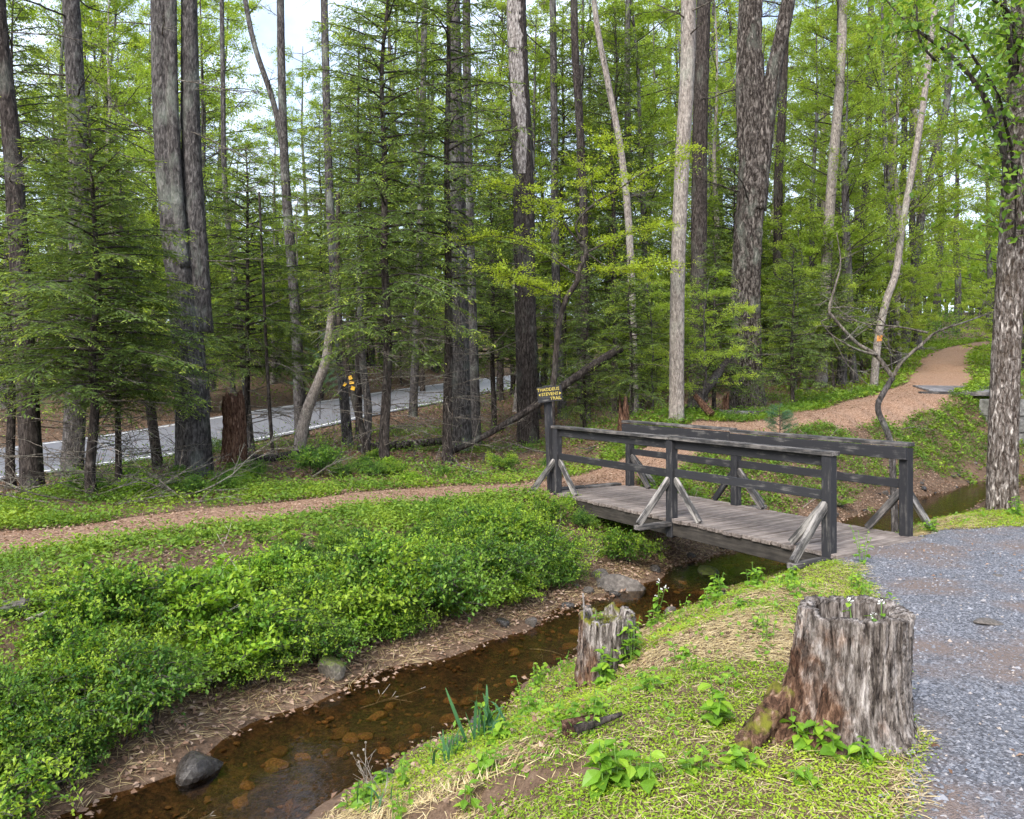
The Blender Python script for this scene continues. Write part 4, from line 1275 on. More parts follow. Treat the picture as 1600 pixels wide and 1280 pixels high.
# barkless snag
e, p, x0, z0 = custom_tree('snag_tree', 'tall straight snag with bark peeled to pale wood near its top', [(826, 702), (823, 560), (820, 400), (817, 250), (810, 100), (806, -40), (805, -260)], 20.9, .285, .235, 'bark_hem', 22, .18, .05, 91)
r_ = np.random.default_rng(8)
n_ = 36; zz_ = np.linspace(PZ(275, 20.9) - z0, p[-1, 2], n_)
V = []
for z in zz_:
    c = np.array([np.interp(z, p[:, 2], p[:, 0]), np.interp(z, p[:, 2], p[:, 1]), z])
    f = (z - zz_[0]) / (zz_[-1] - zz_[0])
    wa, wb = -.2 - 1.3 * min(1, f * 2.2) + r_.normal(0, .18), .35 + .25 * f + r_.normal(0, .12)
    for t in np.linspace(wa, wb, 9):
        V.append(c + (.268 - .03 * f) * np.array([math.sin(t), -math.cos(t), 0]) * 1.03)
idx = np.arange(n_ * 9).reshape(n_, 9)
F = np.stack([idx[:-1, :-1], idx[:-1, 1:], idx[1:, 1:], idx[1:, :-1]], -1).reshape(-1, 4)
bf = Buf(); bf.add(V, F); mk('bare_wood', bf, M['snag'], e, True)
stub_limbs(e, p, 'branch', 14, 9, 6, 13, 2.4, .022)
# pale straight trunk
e, p, *_ = custom_tree('pale_trunk_tree', 'straight pale grey trunk on the rise right behind the bridge railing', [(1057, 657), (1058, 520), (1060, 400), (1066, 250), (1074, 100), (1076, -60), (1080, -250)], 18.0, .165, .165, 'bark_light', 18, .25, .04, 92)
stub_limbs(e, p, 'twig', 15, 5, 8, 10.5, 1.6, .025)
# big shaggy tree
e, p, x0, z0 = custom_tree('shaggy_tree', 'big shaggy-barked forked tree beyond the footpath', [(1168, 640), (1166, 500), (1168, 400), (1174, 300), (1178, 180), (1172, 60), (1178, -80), (1185, -260)], 24.0, .46, .25, 'bark_oak', 26, .3, .09, 93)
for k, (pts, ra) in enumerate([([(1180, 330), (1192, 220), (1205, 120), (1222, 40), (1240, -60), (1262, -200)], .26), ([(1165, 260), (1158, 150), (1160, 40), (1166, -100)], .16)]):
    q = [(PX(a, 24) - x0, -.15 + .2 * k, PZ(b_, 24) - z0) for a, b_ in pts]
    bf, p2, _ = trunk_buf(q, ra, ra * .6, 16, 0, .09, 95 + k); mk('stem', bf, M['bark_oak'], e, True)
stub_limbs(e, p, 'branch', 17, 10, 6, 13, 2.8, .03)
# blazed birch
m, nt, b = new_mat('orange_blaze_paint'); b.inputs["Base Color"].default_value = (.5, .19, .02, 1); M['orange'] = m
m, nt, b = new_mat('yellow_marker_paint'); b.inputs["Base Color"].default_value = (.62, .36, .02, 1); M['marker'] = m
e, p, x0, z0 = custom_tree('blazed_birch', 'slim pale birch with an orange trail blaze beside the footpath', [(1364, 604), (1372, 530), (1385, 470), (1400, 425), (1412, 340), (1440, 180), (1462, 0)], 27.0, .13, .09, 'bark_light', 12, .2, .04, 98)
def blaze(e, p, z, r_, w, hgt, mat, name='blaze', a0=0.0):
    bf = Buf(); V = []
    for zz in np.linspace(z - hgt / 2, z + hgt / 2, 4):
        c = np.array([np.interp(zz, p[:, 2], p[:, 0]), np.interp(zz, p[:, 2], p[:, 1]), zz])
        for t in np.linspace(-w, w, 5) + a0:
            V.append(c + r_ * np.array([math.sin(t), -math.cos(t), 0]))
    idx = np.arange(20).reshape(4, 5)
    bf.add(V, np.stack([idx[:-1, :-1], idx[:-1, 1:], idx[1:, 1:], idx[1:, :-1]], -1).reshape(-1, 4))
    mk(name, bf, mat, e, True)
blaze(e, p, PZ(529, 27) - z0, .135, .7, .20, M['orange'])
stub_limbs(e, p, 'twig', 19, 6, 4, 9, 1.8, .012)
# yellow markers on a stem before the road
mt = [o for o in sc.objects if o.get("label", "").startswith('dark stem carrying')][0]
x0, z0 = mt.location.x, mt.location.z
for k, (pxm, pym, w_, hh_) in enumerate([(547, 590, .07, .11), (549, 598, .09, .08), (551, 607, .08, .11), (538, 601, .05, .10)]):
    bf = Buf(); box(bf, (w_ * 1.1, .012, hh_ * .75), None, .004, k, .008)
    o = mk('trail_marker', bf, M['marker'], mt, False, (PX(pxm, 17.3) - x0, -.16, PZ(pym, 17.3) - z0)); o.rotation_euler = (0, .3 * (k - 1), 0)

# snapped red stumps and shards
def snapped(name, label, px, py_top, d, r0, mat, seed, py_base=None, jag=.18):
    x0 = PX(px, d); z0 = h(x0, d); top = PZ(py_top, d) - z0
    e = empty(name, (x0, d, z0)); tag(e, label, 'stump')
    r = np.random.default_rng(seed); na = 40; nz = 22
    th = np.linspace(0, 6.283, na, endpoint=False)
    tj = top * (1 - jag * np.abs(np.sin(th * 1.5 + seed)) - jag * r.uniform(0, 1, na))
    ridge = sum(.06 * np.sin(k * th + r.uniform(0, 6)) for k in (3, 7, 11, 16))
    V = []
    for s in np.linspace(0, 1, nz):
        z = -.2 + (tj + .2) * s
        rr = r0 * (1 + ridge + .35 * np.exp(-np.maximum(z, 0) / .2)) * (1 - .18 * s) * (1 + r.normal(0, .03, na))
        V.append(np.stack([rr * np.cos(th) + .04 * np.sin(z * 2), rr * np.sin(th), z], -1))
    for f, dz in ((.6, -.05), (.1, -.3)):
        V.append(np.stack([V[nz - 1][:, 0] * f, V[nz - 1][:, 1] * f, np.maximum(tj + dz * top, .02)], -1))
    i = np.arange(len(V) - 1)[:, None] * na; j = np.arange(na)[None]; k = (j + 1) % na
    bf = Buf(); bf.add(np.concatenate(V), np.stack([i + j, i + k, i + na + k, i + na + j], -1).reshape(-1, 4))
    mk('trunk', bf, M[mat], e, True)
    return e
snapped('shredded_stump', 'tall shredded reddish dead stump beside the massive pine', 364, 606, 15.0, .22, 'rotten', 3, jag=.08)
snapped('snapped_trunk', 'snapped dark red trunk behind the bridge, near the trail sign', 972, 612, 17.5, .12, 'rotten', 5, jag=.25)
snapped('snapped_trunk', 'thin orange-red splinter stump beside the shaggy tree', 1132, 612, 20.5, .09, 'rotten', 7, jag=.3)

def fallen(name, label, pts, r0, r1, mat, seed, cat='log', subs=6, sublen=.8):
    pts = np.array(pts, float); o = pts[0].copy()
    e = empty(name, tuple(o)); tag(e, label, cat)
    bf, p, rad = trunk_buf([tuple(q - o) for q in pts], r0, r1, 10, 0, .07, seed, .15)
    mk('trunk', bf, M[mat], e, True)
    r = np.random.default_rng(seed)
    for k in range(subs):
        i = r.integers(1, len(p) - 1)
        bf = Buf(); a = r.uniform(0, 6.28)
        bare_branch(bf, p[i], (math.cos(a), math.sin(a) * .6, r.uniform(-.1, .8)), sublen * r.uniform(.4, 1.2), .012, r, 1, -.1, 4, 4)
        mk('limb', bf, M['twig'], e, True)
    return e
def pxp(px, py, d):
    return (PX(px, d), d, PZ(py, d))
fallen('leaning_log', 'dark fallen trunk propped diagonally behind the trail sign', [pxp(690, 712, 17.6), pxp(740, 690, 17.8), pxp(800, 656, 18.2), pxp(850, 625, 18.5), pxp(905, 585, 18.8), pxp(970, 544, 19.2)], .06, .11, 'bark_hem', 4, 'log', 10)
fallen('leaning_log', 'dark dead trunk leaning against the shaggy tree', [pxp(1068, 655, 19.0), pxp(1100, 612, 20.0), pxp(1125, 580, 21.0), pxp(1152, 545, 22.3)], .15, .07, 'bark_hem', 5, 'log', 6)
fallen('splintered_log', 'reddish splintered timber lying at the foot of the leaning dead trunk', [pxp(1086, 618, 19.0), pxp(1098, 632, 18.8), pxp(1112, 648, 18.6)], .06, .10, 'rotten', 6, 'log', 0)
fallen('fallen_log', 'brown log lying on the rise below the shaggy tree', [(PX(1122, 20.2), 20.2, h(PX(1122, 20.2), 20.2) + .08), (PX(1185, 20.0), 20.0, h(PX(1185, 20), 20) + .10)], .09, .08, 'bark_grey', 8, 'log', 1)
fallen('fallen_log', 'dead log on the forest floor past the shredded red stump', [(PX(385, 16.6), 16.6, .12), (PX(440, 17.4), 17.4, .12), (PX(500, 18.2), 18.2, .2)], .10, .07, 'bark_hem', 9, 'log', 3)
fallen('fallen_log', 'mossy log on the forest floor behind the feathery hemlock', [(PX(560, 19.6), 19.6, .10), (PX(640, 20.2), 20.2, .16), (PX(690, 20.6), 20.6, .2)], .12, .10, 'bark_oak', 10, 'log', 3)

# right-hand tree with broad leaves
e, p, x0, z0 = custom_tree('broadleaf_tree', 'flaky-barked tree with large fresh leaves on the bank above the stream', [(1566, 812), (1568, 700), (1573, 560), (1582, 400), (1590, 250), (1598, 80), (1606, -100), (1612, -300)], 11.0, .185, .14, 'bark_right', 26, .12, .05, 110, step=.08)
RT, RTp = e, p
lr = np.random.default_rng(12)
def limb_px(e, x0, z0, d, pts, r0, r1, mat, seed, dy=0.0, name='limb'):
    q = np.array([(PX(a, d) - x0, dy * i / max(1, len(pts) - 1), PZ(b_, d) - z0) for i, (a, b_) in enumerate(pts)])
    bf, p2, _ = trunk_buf([tuple(v_) for v_ in q], r0, r1, 8, 0, .05, seed, .1)
    mk(name, bf, M[mat], e, True)
    return p2
LB = Buf(); leaf6(LB, np.zeros((1, 3)), np.array([[1., 0, 0]]), np.array([[0, 0, 1.]]), 1.0, .62, .5, .12, .25)
bl_meshes = []
for tv in (.1, .35, .6, .9):
    LB = Buf(); leaf6(LB, np.zeros((1, 3)), np.array([[1., 0, 0]]), np.array([[0, 0, 1.]]), 1.0, .66, tv, .12, .28)
    bl_meshes.append(make_mesh('leaf', LB, M['broad']))
limbs = []
for k, (pts, ra, dy) in enumerate([
    ([(1580, 330), (1555, 230), (1538, 165), (1495, 120), (1462, 95), (1420, 82)], .05, -.8),
    ([(1575, 260), (1545, 150), (1500, 80), (1460, 40), (1425, 0), (1400, -40)], .05, .5),
    ([(1462, 95), (1435, 70), (1425, 30), (1423, -20)], .02, -.2),
    ([(1590, 150), (1560, 60), (1540, 0), (1520, -60)], .05, -.6),
    ([(1585, 300), (1560, 250), (1530, 220), (1500, 190), (1470, 185)], .03, -1.2),
    ([(1590, 200), (1620, 120), (1650, 40)], .05, .3),
    ([(1590, 90), (1555, 40), (1500, 30), (1460, 10)], .03, -1.0),
    ([(1590, 120), (1560, 90), (1540, 100), (1515, 130)], .02, -1.4),
    ([(1585, 420), (1565, 350), (1545, 300), (1530, 270)], .018, -.9)]):
    limbs.append(limb_px(e, x0, z0, 11.0, pts, ra, .008, 'branch', 130 + k, dy))
nleaf = 0
for k, p2 in enumerate(limbs):
    for i in range(32):
        q = p2[lr.integers(len(p2) // 4, len(p2))]
        c = q + lr.normal(0, .22, 3) * np.array([1, 1, .7]) + np.array([0, 0, -.05])
        o = bpy.data.objects.new('leaf', bl_meshes[lr.integers(0, 4)]); link(o, e)
        s = lr.uniform(.07, .15)
        o.location = c; o.scale = (s, s, s)
        o.rotation_euler = (lr.normal(0, .35), lr.uniform(.1, 1.1), lr.uniform(0, 6.28))
    bf = Buf()
    for i in range(14):
        q = p2[lr.integers(len(p2) // 4, len(p2))]
        bare_branch(bf, q, lr.normal(size=3) * np.array([1, 1, .5]), lr.uniform(.25, .7), .006, lr, 1, -.1, 3, 3)
    kind(mk('twigs', bf, M['branch'], e), 'stuff')
lf = Buf()
for k, p2 in enumerate(limbs):
    n = 170
    c = p2[lr.integers(len(p2) // 4, len(p2), n)] + lr.normal(0, .33, (n, 3)) * np.array([1, 1, .75])
    D = lr.normal(size=(n, 3)); D[:, 2] = -np.abs(D[:, 2]) * .8
    leaf6(lf, c, D, lr.normal(0, .6, (n, 3)) + np.array([0, -.3, 1.]), lr.uniform(.06, .13, n), lr.uniform(.04, .085, n), np.clip(lr.normal(.5, .25, n), 0, 1))
kind(mk('foliage', lf, M['broad'], RT), 'stuff')
# bare forked sapling on the far bank
e, p, x0, z0 = custom_tree('forked_sapling', 'bare crooked sapling forked like a Y, growing behind the bridge rail', [(1400, 812), (1396, 760), (1391, 690), (1372, 640), (1380, 615), (1395, 590)], 13.6, .062, .045, 'bark_grey', 12, .2, .06, 140, step=.06)
def sap(pts, r0, seed, n, dy):
    p2 = limb_px(e, x0, z0, 13.6, pts, r0, .007, 'twig', seed, dy)
    r = np.random.default_rng(seed)
    for k in range(n):
        q = p2[r.integers(len(p2) // 4, len(p2))]
        bf = Buf(); dd = r.normal(size=3) * np.array([1, .8, .5]); bare_branch(bf, q, dd, r.uniform(.4, 1.2), .010, r, 2, .02, 5, 4, .14)
        mk('branch', bf, M['twig'], e, True)
sap([(1395, 590), (1370, 555), (1340, 535), (1305, 495), (1300, 480), (1312, 440), (1320, 410), (1315, 360)], .04, 141, 6, .2)
sap([(1395, 590), (1405, 565), (1430, 540), (1450, 520), (1490, 505), (1540, 485)], .035, 142, 9, -.5)
sap([(1370, 555), (1330, 545), (1290, 525), (1268, 505)], .022, 143, 4, -.4)
sap([(1450, 520), (1410, 510), (1370, 505), (1335, 495)], .02, 144, 5, .4)

# yellow-green sapling over the trail sign
e, p, x0, z0 = custom_tree('yellow_green_sapling', 'dark knotted sapling with bright yellow-green leaves above the trail sign', [(866, 718), (862, 640), (866, 590), (872, 520), (884, 470), (902, 440), (904, 425), (916, 395), (908, 378)], 16.2, .075, .05, 'bark_hem', 12, .3, .10, 150, step=.07)
yl = []
for k, (pts, ra, dy) in enumerate([
    ([(908, 378), (900, 350), (930, 320), (965, 300), (1000, 278), (1050, 255), (1095, 240)], .03, -.6),
    ([(916, 395), (945, 380), (985, 362), (1030, 350), (1070, 342)], .022, .5),
    ([(905, 380), (880, 350), (850, 320), (815, 298), (775, 290)], .022, -.3),
    ([(902, 430), (860, 400), (820, 375), (770, 365), (720, 370)], .022, .4),
    ([(930, 320), (925, 280), (940, 240), (950, 210)], .015, .2),
    ([(884, 470), (850, 455), (800, 440), (770, 425)], .015, -.6),
    ([(916, 395), (950, 420), (990, 425), (1040, 415)], .014, -.7)]):
    yl.append(limb_px(e, x0, z0, 16.2, pts, ra, .005, 'branch', 160 + k, dy))
lf, wd = Buf(), Buf()
yr = np.random.default_rng(3)
for k, p2 in enumerate(yl):
    n_tw = 38
    a = p2[yr.integers(len(p2) // 5, len(p2), n_tw)]
    d = nrm(yr.normal(size=(n_tw, 3)) * np.array([1, 1, .18])); l = yr.uniform(.25, .85, n_tw)
    prisms(wd, a, a + d * l[:, None], .004, .0018)
    kk = 62
    u = yr.uniform(.1, 1.05, (n_tw, kk))
    c = (a[:, None] + d[:, None] * (l[:, None] * u)[..., None] + yr.normal(0, .05, (n_tw, kk, 3)) * np.array([1, 1, .5])).reshape(-1, 3)
    dl = (d[:, None] + yr.normal(0, .6, (n_tw, kk, 3))).reshape(-1, 3)
    L = yr.uniform(.03, .062, len(c))
    kites(lf, c, dl, yr.normal(0, .4, c.shape) + np.array([0, 0, 1.]), L, L * .55, np.clip(yr.normal(.55, .2, len(c)), 0, 1))
mk('crown', lf, M['yellow'], e); mk('twigs', wd, M['branch'], e)
# overhanging twig with a few broad leaves, at the top
# small white pine sapling
def pine_sapling(px, d, Ht, label):
    x0 = PX(px, d); e = empty('pine_sapling', (x0, d, h(x0, d))); tag(e, label, 'sapling')
    bf, p, _ = trunk_buf([(0, 0, -.1), (.01, 0, Ht * .5), (0, 0, Ht)], .016, .006, 8, .1, .03, 1); mk('trunk', bf, M['bark_hem'], e, True)
    r = np.random.default_rng(6); lf, wd = Buf(), Buf()
    for k in range(30):
        z = Ht * r.uniform(.25, 1.0); a = r.uniform(0, 6.28); l = (Ht - z) * .5 + .12
        d0 = nrm(np.array([math.cos(a), math.sin(a), .35])); q0 = np.array([0, 0, z]); prisms(wd, [q0], [q0 + d0 * l], .005, .003)
        for s in np.linspace(.3, 1.0, max(3, int(l / .05))):
            c = q0 + d0 * l * s; n = 22
            D = nrm(d0 * .9 + r.normal(0, .55, (n, 3)))
            kites(lf, np.tile(c, (n, 1)), D, r.normal(size=(n, 3)), r.uniform(.07, .12, n), .004, np.clip(r.normal(.5, .2, n), 0, 1))
    mk('crown', lf, M['pine'], e); mk('branches', wd, M['branch'], e)
pine_sapling(1218, 16.8, .85, 'small blue-green pine sapling at the top of the bank behind the bridge')
pine_sapling(500, 30.5, 3.5, 'tall pine sapling with blue-green needles across the road')

# ------------------------------------------------------------------ background woodland (countable trees, shared meshes)
brng = np.random.default_rng(99)
def off_limits(x, y):
    xa, ya = np.array([x]), np.array([y])
    tx, ty = x - ROAD_A[0], y - ROAD_A[1]
    n = tx * ROAD_N[0] + ty * ROAD_N[1]
    if -.6 < n < RW + .6: return True
    d, hw, s, al = polydist(xa, ya, PATH, PHW)
    if d[0] < hw[0] + .7: return True
    d, hw, s, al = polydist(xa, ya, SC, SH)
    return d[0] < hw[0] + 1.0
HT = {'tall': 15, 'slim': 12, 'under': 5.5, 'bare': 14, 'full': 16, 'A': 6.6, 'B': 12, 'C': 4.6, 'D': 13}
def scatter(n, pxr, dr, variants, table, srange, label, group, name, cat='tree', fill=False):
    k = tries = 0
    while k < n and tries < n * 20:
        tries += 1
        px = brng.uniform(*pxr); d = math.sqrt(brng.uniform(dr[0]**2, dr[1]**2)); x = PX(px, d)
        if off_limits(x, d): continue
        v = variants[brng.integers(0, len(variants))]
        s = brng.uniform(*srange)
        z = h(x, d)
        if fill and v not in ('under', 'C'):       # crowns reach past the top of the view
            s *= (CAMZ + .476 * d - z) / HT[v]
            if 330 < px < 470: s *= .62
        build_tree(name, label, cat, group, (x, d, z), brng.uniform(0, 6.28), s, table[v])
        k += 1
scatter(16, (1080, 1650), (27, 48), ['under', 'slim', 'tall'], DEC, (.8, 1.15), 'light green spring tree on the slope beside the footpath', 'spring trees on the slope beside the footpath', 'spring_tree', fill=True)
scatter(16, (1150, 1700), (48, 75), ['slim', 'tall', 'bare'], DEC, (.85, 1.2), 'distant light green tree far up the slope', 'distant trees far up the slope', 'distant_tree', fill=True)
scatter(12, (620, 1120), (30, 48), ['tall', 'under', 'slim'], DEC, (.75, 1.15), 'light green spring tree standing among the hemlocks', 'spring trees among the hemlocks', 'spring_tree', fill=True)
scatter(14, (600, 1150), (48, 75), ['full', 'tall', 'bare'], DEC, (.9, 1.25), 'distant tree past the end of the road', 'distant trees past the end of the road', 'distant_tree', fill=True)
scatter(22, (-60, 620), (32, 52), ['bare', 'slim', 'under', 'tall'], DEC, (.7, 1.1), 'thin light green tree across the road', 'spring trees across the road', 'spring_tree', fill=True)
scatter(14, (-80, 620), (52, 80), ['full', 'bare', 'tall'], DEC, (.8, 1.1), 'distant tree across the road', 'distant trees across the road', 'distant_tree', fill=True)
scatter(8, (480, 1150), (28, 52), ['B', 'D', 'A'], HEM, (1.0, 1.5), 'dark hemlock in the depth of the woods', 'hemlocks in the depth of the woods', 'hemlock_tree')
scatter(14, (1150, 1620), (22, 42), ['under'], DEC, (.5, .9), 'low layered understory tree with small bright leaves', 'understory trees right of the bridge', 'understory_tree')
scatter(9, (830, 1130), (19, 30), ['under'], DEC, (.4, .7), 'low leafy understory tree among the hemlock trunks', 'understory trees among the hemlock trunks', 'understory_tree')
scatter(8, (1080, 1650), (26, 46), ['full', 'tall'], DEC, (.85, 1.15), 'tall leafy spring tree rising over the footpath slope', 'tall leafy trees over the footpath slope', 'leafy_tree', fill=True)
scatter(8, (-60, 330), (22, 46), ['tall', 'full', 'bare'], DEC, (.85, 1.1), 'tall leafy tree behind the bushy hemlock', 'tall leafy trees behind the bushy hemlock', 'leafy_tree', fill=True)
scatter(7, (480, 1080), (24, 40), ['tall', 'full'], DEC, (.9, 1.2), 'tall leafy tree above the hemlocks', 'tall leafy trees above the hemlocks', 'leafy_tree', fill=True)
scatter(26, (-60, 840), (33, 56), ['under', 'under', 'C'], {**DEC, **HEM}, (.8, 1.5), 'low green understory tree across the road', 'understory trees across the road', 'understory_tree')
scatter(12, (850, 1600), (26, 48), ['under', 'C', 'under'], {**DEC, **HEM}, (.8, 1.3), 'low green understory tree between the trunks beyond the footpath', 'understory trees beyond the footpath', 'understory_tree')
# far wood that reads as one mass
fr_ = np.random.default_rng(55)
lf, wd = Buf(), Buf()
for k in range(150):
    d = fr_.uniform(82, 135); x = PX(fr_.uniform(-150, 1750), d); z = h(x, d)
    Ht = fr_.uniform(9, 15)
    q = np.array([[x, d, z - .3], [x + fr_.normal(0, .4), d, z + Ht * .6], [x + fr_.normal(0, .7), d, z + Ht]])
    tube(wd, q, [.28, .18, .05], 5, cap=False)
    n = 420
    u = nrm(fr_.normal(size=(n, 3))) * fr_.uniform(.3, 1, (n, 1))**.5
    c = q[1] + np.array([0, 0, -.5]) + u * np.array([3.2, 3.2, Ht * .48])
    L = fr_.uniform(.4, .85, n)
    kites(lf, c, fr_.normal(size=(n, 3)), fr_.normal(size=(n, 3)) + np.array([0, -.4, .6]), L, L * .7, np.clip(fr_.normal(.4 + .25 * fr_.normal(), .15, n), 0, 1))
fo = kind(empty('far_woods', (0, 90, 6)), 'stuff', 'far woodland seen as one pale green mass between the trunks')
fo.location = (0, 0, 0)
mk('foliage', lf, M['spring'], fo); mk('trunks', wd, M['bark_grey'], fo)
#PART4
# ------------------------------------------------------------------ shrubs
def shrub_buf(seed, w, ht, nst, per, leaf, droop=.5, mats=('shrub', 'branch')):
    r = np.random.default_rng(seed); lf, wd = Buf(), Buf()
    for i in range(nst):
        a = r.uniform(0, 6.28); out = r.uniform(.2, 1.0) * w
        z1 = ht * r.uniform(.55, 1.1) * (1 - .35 * (out / w)**2)
        p0 = np.array([r.normal(0, .08), r.normal(0, .08), -.05]); p1 = np.array([math.cos(a) * out * .5, math.sin(a) * out * .5, z1]); p2 = np.array([math.cos(a) * out, math.sin(a) * out, z1 * (1 - droop * r.uniform(.2, .9))])
        t = np.linspace(0, 1, 7)[:, None]
        p = (1 - t)**2 * p0 + 2 * t * (1 - t) * p1 + t * t * p2
        prisms(wd, p[:-1], p[1:], .004, .003)
        ns = 9
        tt = r.uniform(.3, 1, ns)[:, None]
        q = (1 - tt)**2 * p0 + 2 * tt * (1 - tt) * p1 + tt * tt * p2
        d = nrm(r.normal(size=(ns, 3)) * np.array([1, 1, .5]) + np.array([math.cos(a) * .5, math.sin(a) * .5, .15]))
        l = r.uniform(.08, .22, ns) * (w / .6)
        prisms(wd, q, q + d * l[:, None], .0025, .0015)
        k = per
        u = r.uniform(0, 1.05, (ns, k))
        c = (q[:, None] + d[:, None] * (l[:, None] * u)[..., None] + r.normal(0, leaf * .55, (ns, k, 3))).reshape(-1, 3)
        dl = (d[:, None] * .5 + r.normal(0, .7, (ns, k, 3))).reshape(-1, 3)
        bright = np.repeat(r.normal(.34, .10) + .45 * (tt[:, 0] > .75), k) + (u.ravel() - .5) * .3
        L = leaf * r.uniform(.6, 1.3, len(c))
        kites(lf, c, dl, r.normal(0, .5, c.shape) + np.array([0, -.1, 1.]), L, L * .58, np.clip(bright + r.normal(0, .12, len(c)), 0, 1), .1, .5)
    return [('leaves', make_mesh('leaves', lf, M[mats[0]])), ('stems', make_mesh('stems', wd, M[mats[1]]))]
SHR = [shrub_buf(300 + i, .62, .50, (34, 26, 38, 28, 22)[i], (22, 18, 22, 17, 22)[i], (.028, .037, .024, .042, .031)[i], (.5, .3, .6, .45, .2)[i]) for i in range(5)]
SHD = [shrub_buf(320 + i, .62, .60, 34, 19, .035, .4, ('shrub_dark', 'branch')) for i in range(2)]
BRT = [shrub_buf(330 + i, .5, .45, 28, 12, .050, .4, ('weed', 'branch')) for i in range(2)]
shr = np.random.default_rng(17)
def put_shrub(x, y, s, tab, label, group=None, name='shrub', dz=0.0, i=None):
    return build_tree(name, label, 'shrub', group, (x, y, h(x, y) + dz), shr.uniform(0, 6.28), s, tab[shr.integers(0, len(tab)) if i is None else i])
# the leafy bank between stream and path: follow the stream, offset to the far side
def shrub_label(tab, e):
    k = 'dark green' if tab is SHD else ('pale yellow-green broad-leaved' if tab is BRT else 'bright green small-leaved')
    w = 'low on the far bank, hanging towards the water' if e < .8 else ('halfway up the far bank thicket' if e < 1.7 else 'at the top of the far bank beside the path')
    return k + ' shrub ' + w
GS = 'small-leaved shrubs thick on the far bank'
cnt = 0
for tries in range(4000):
    if cnt >= 175: break
    j = shr.integers(0, int(len(sp) * .56))
    off = shr.uniform(.75, 3.9)
    q = sp[j] + nn[j] * off
    z = h(q[0], q[1]); px = 800 + FOC * q[0] / q[1]; py = 590 + FOC * (CAMZ - z) / q[1]
    if q[1] < 3.2 or px > 900 or px < -120: continue
    d, hw, s_, al = polydist(np.array([q[0]]), np.array([q[1]]), PATH, PHW)
    if d[0] < hw[0] + .30: continue
    d2, hw2, s2, _ = polydist(np.array([q[0]]), np.array([q[1]]), SC, SH)
    lim = .50 if px > 430 else .16
    if d2[0] - hw2[0] < lim: continue
    if 170 < px < 330 and 860 < py < 940 and shr.uniform() < .75: continue
    if px < 70 and 985 < py < 1090: continue
    if 860 < px < 905 and py > 830: continue
    s = min(.95, max(.22, (.12 - z) / .52)) * shr.uniform(.45, 1.1 if z > -.35 else 1.35)
    if Noise(71, 3, 1.1)(q[0], q[1]) < -.5 and d2[0] - hw2[0] > .8: continue
    tb_ = [SHR, SHR, SHR, SHD, BRT][shr.integers(0, 5)]
    if tb_ is BRT and q[1] < 6: tb_ = SHR
    put_shrub(q[0], q[1], s, tb_, shrub_label(tb_, d2[0] - hw2[0]), GS); cnt += 1
cnt = 0
for tries in range(2000):          # lower fringe hanging towards the water
    if cnt >= 66: break
    j = shr.integers(0, int(len(sp) * .56)); q = sp[j] + nn[j] * shr.uniform(.7, 2.0)
    px = 800 + FOC * q[0] / q[1]
    if q[1] < 3.2 or px > 890 or px < -120: continue
    d2, hw2, s2, _ = polydist(np.array([q[0]]), np.array([q[1]]), SC, SH)
    if not (.20 if px < 430 else .36) < d2[0] - hw2[0] < 1.15: continue
    if Noise(73, 3, 1.6)(q[0], q[1]) < -.6: continue
    tb_ = [SHR, SHR, SHD, SHR][shr.integers(0, 4)]
    put_shrub(q[0], q[1], shr.uniform(.45, .85), tb_, shrub_label(tb_, d2[0] - hw2[0]), GS); cnt += 1
for px, py, z, s, tab, lab in [
    (495, 745, .0, 1.15, SHD, 'round dark green bush at the woods edge across the path'),
    (975, 850, -.45, .95, SHR, 'shrub growing against the bridge side above the large boulder'),
    (905, 795, -.05, .45, SHD, 'small dark shrub beside the foot of the trail sign'),
    (790, 730, .0, .9, SHR, 'shrub at the foot of the barkless snag'),
    (640, 755, .0, .5, BRT, 'small bright leafy plant near the feathery hemlock base'),
    (700, 900, -.35, 1.0, BRT, 'pale yellow-green leafy shrub in the middle of the far bank'),
    (760, 850, -.2, 1.0, BRT, 'pale yellow-green shrub near the path on the far bank'),
    (150, 1010, -.4, 1.1, SHR, 'large lush shrub low on the far bank near the flat rock'),
    (330, 700, .0, .9, SHD, 'shrub at the base of the massive pine'),
    (210, 775, .0, .7, BRT, 'leafy plant under the bushy hemlock'),
    (100, 1180, -.7, .75, SHR, 'shrub overhanging the water near the wet boulder')]:
    x, y = at(px, py, z); put_shrub(x, y, s, tab, lab)

for i in range(26):
    px = shr.uniform(-20, 900); d = shr.uniform(12.2, 15.8) if px < 500 else shr.uniform(14.2, 17); x = PX(px, d)
    if sd_path(np.array([x]), np.array([d]))[0] > -.5: continue
    put_shrub(x, d, shr.uniform(.3, .65), [SHD, SHD, SHR, BRT][shr.integers(0, 4)], 'low leafy shrub along the woods edge across the path', 'low shrubs along the woods edge')
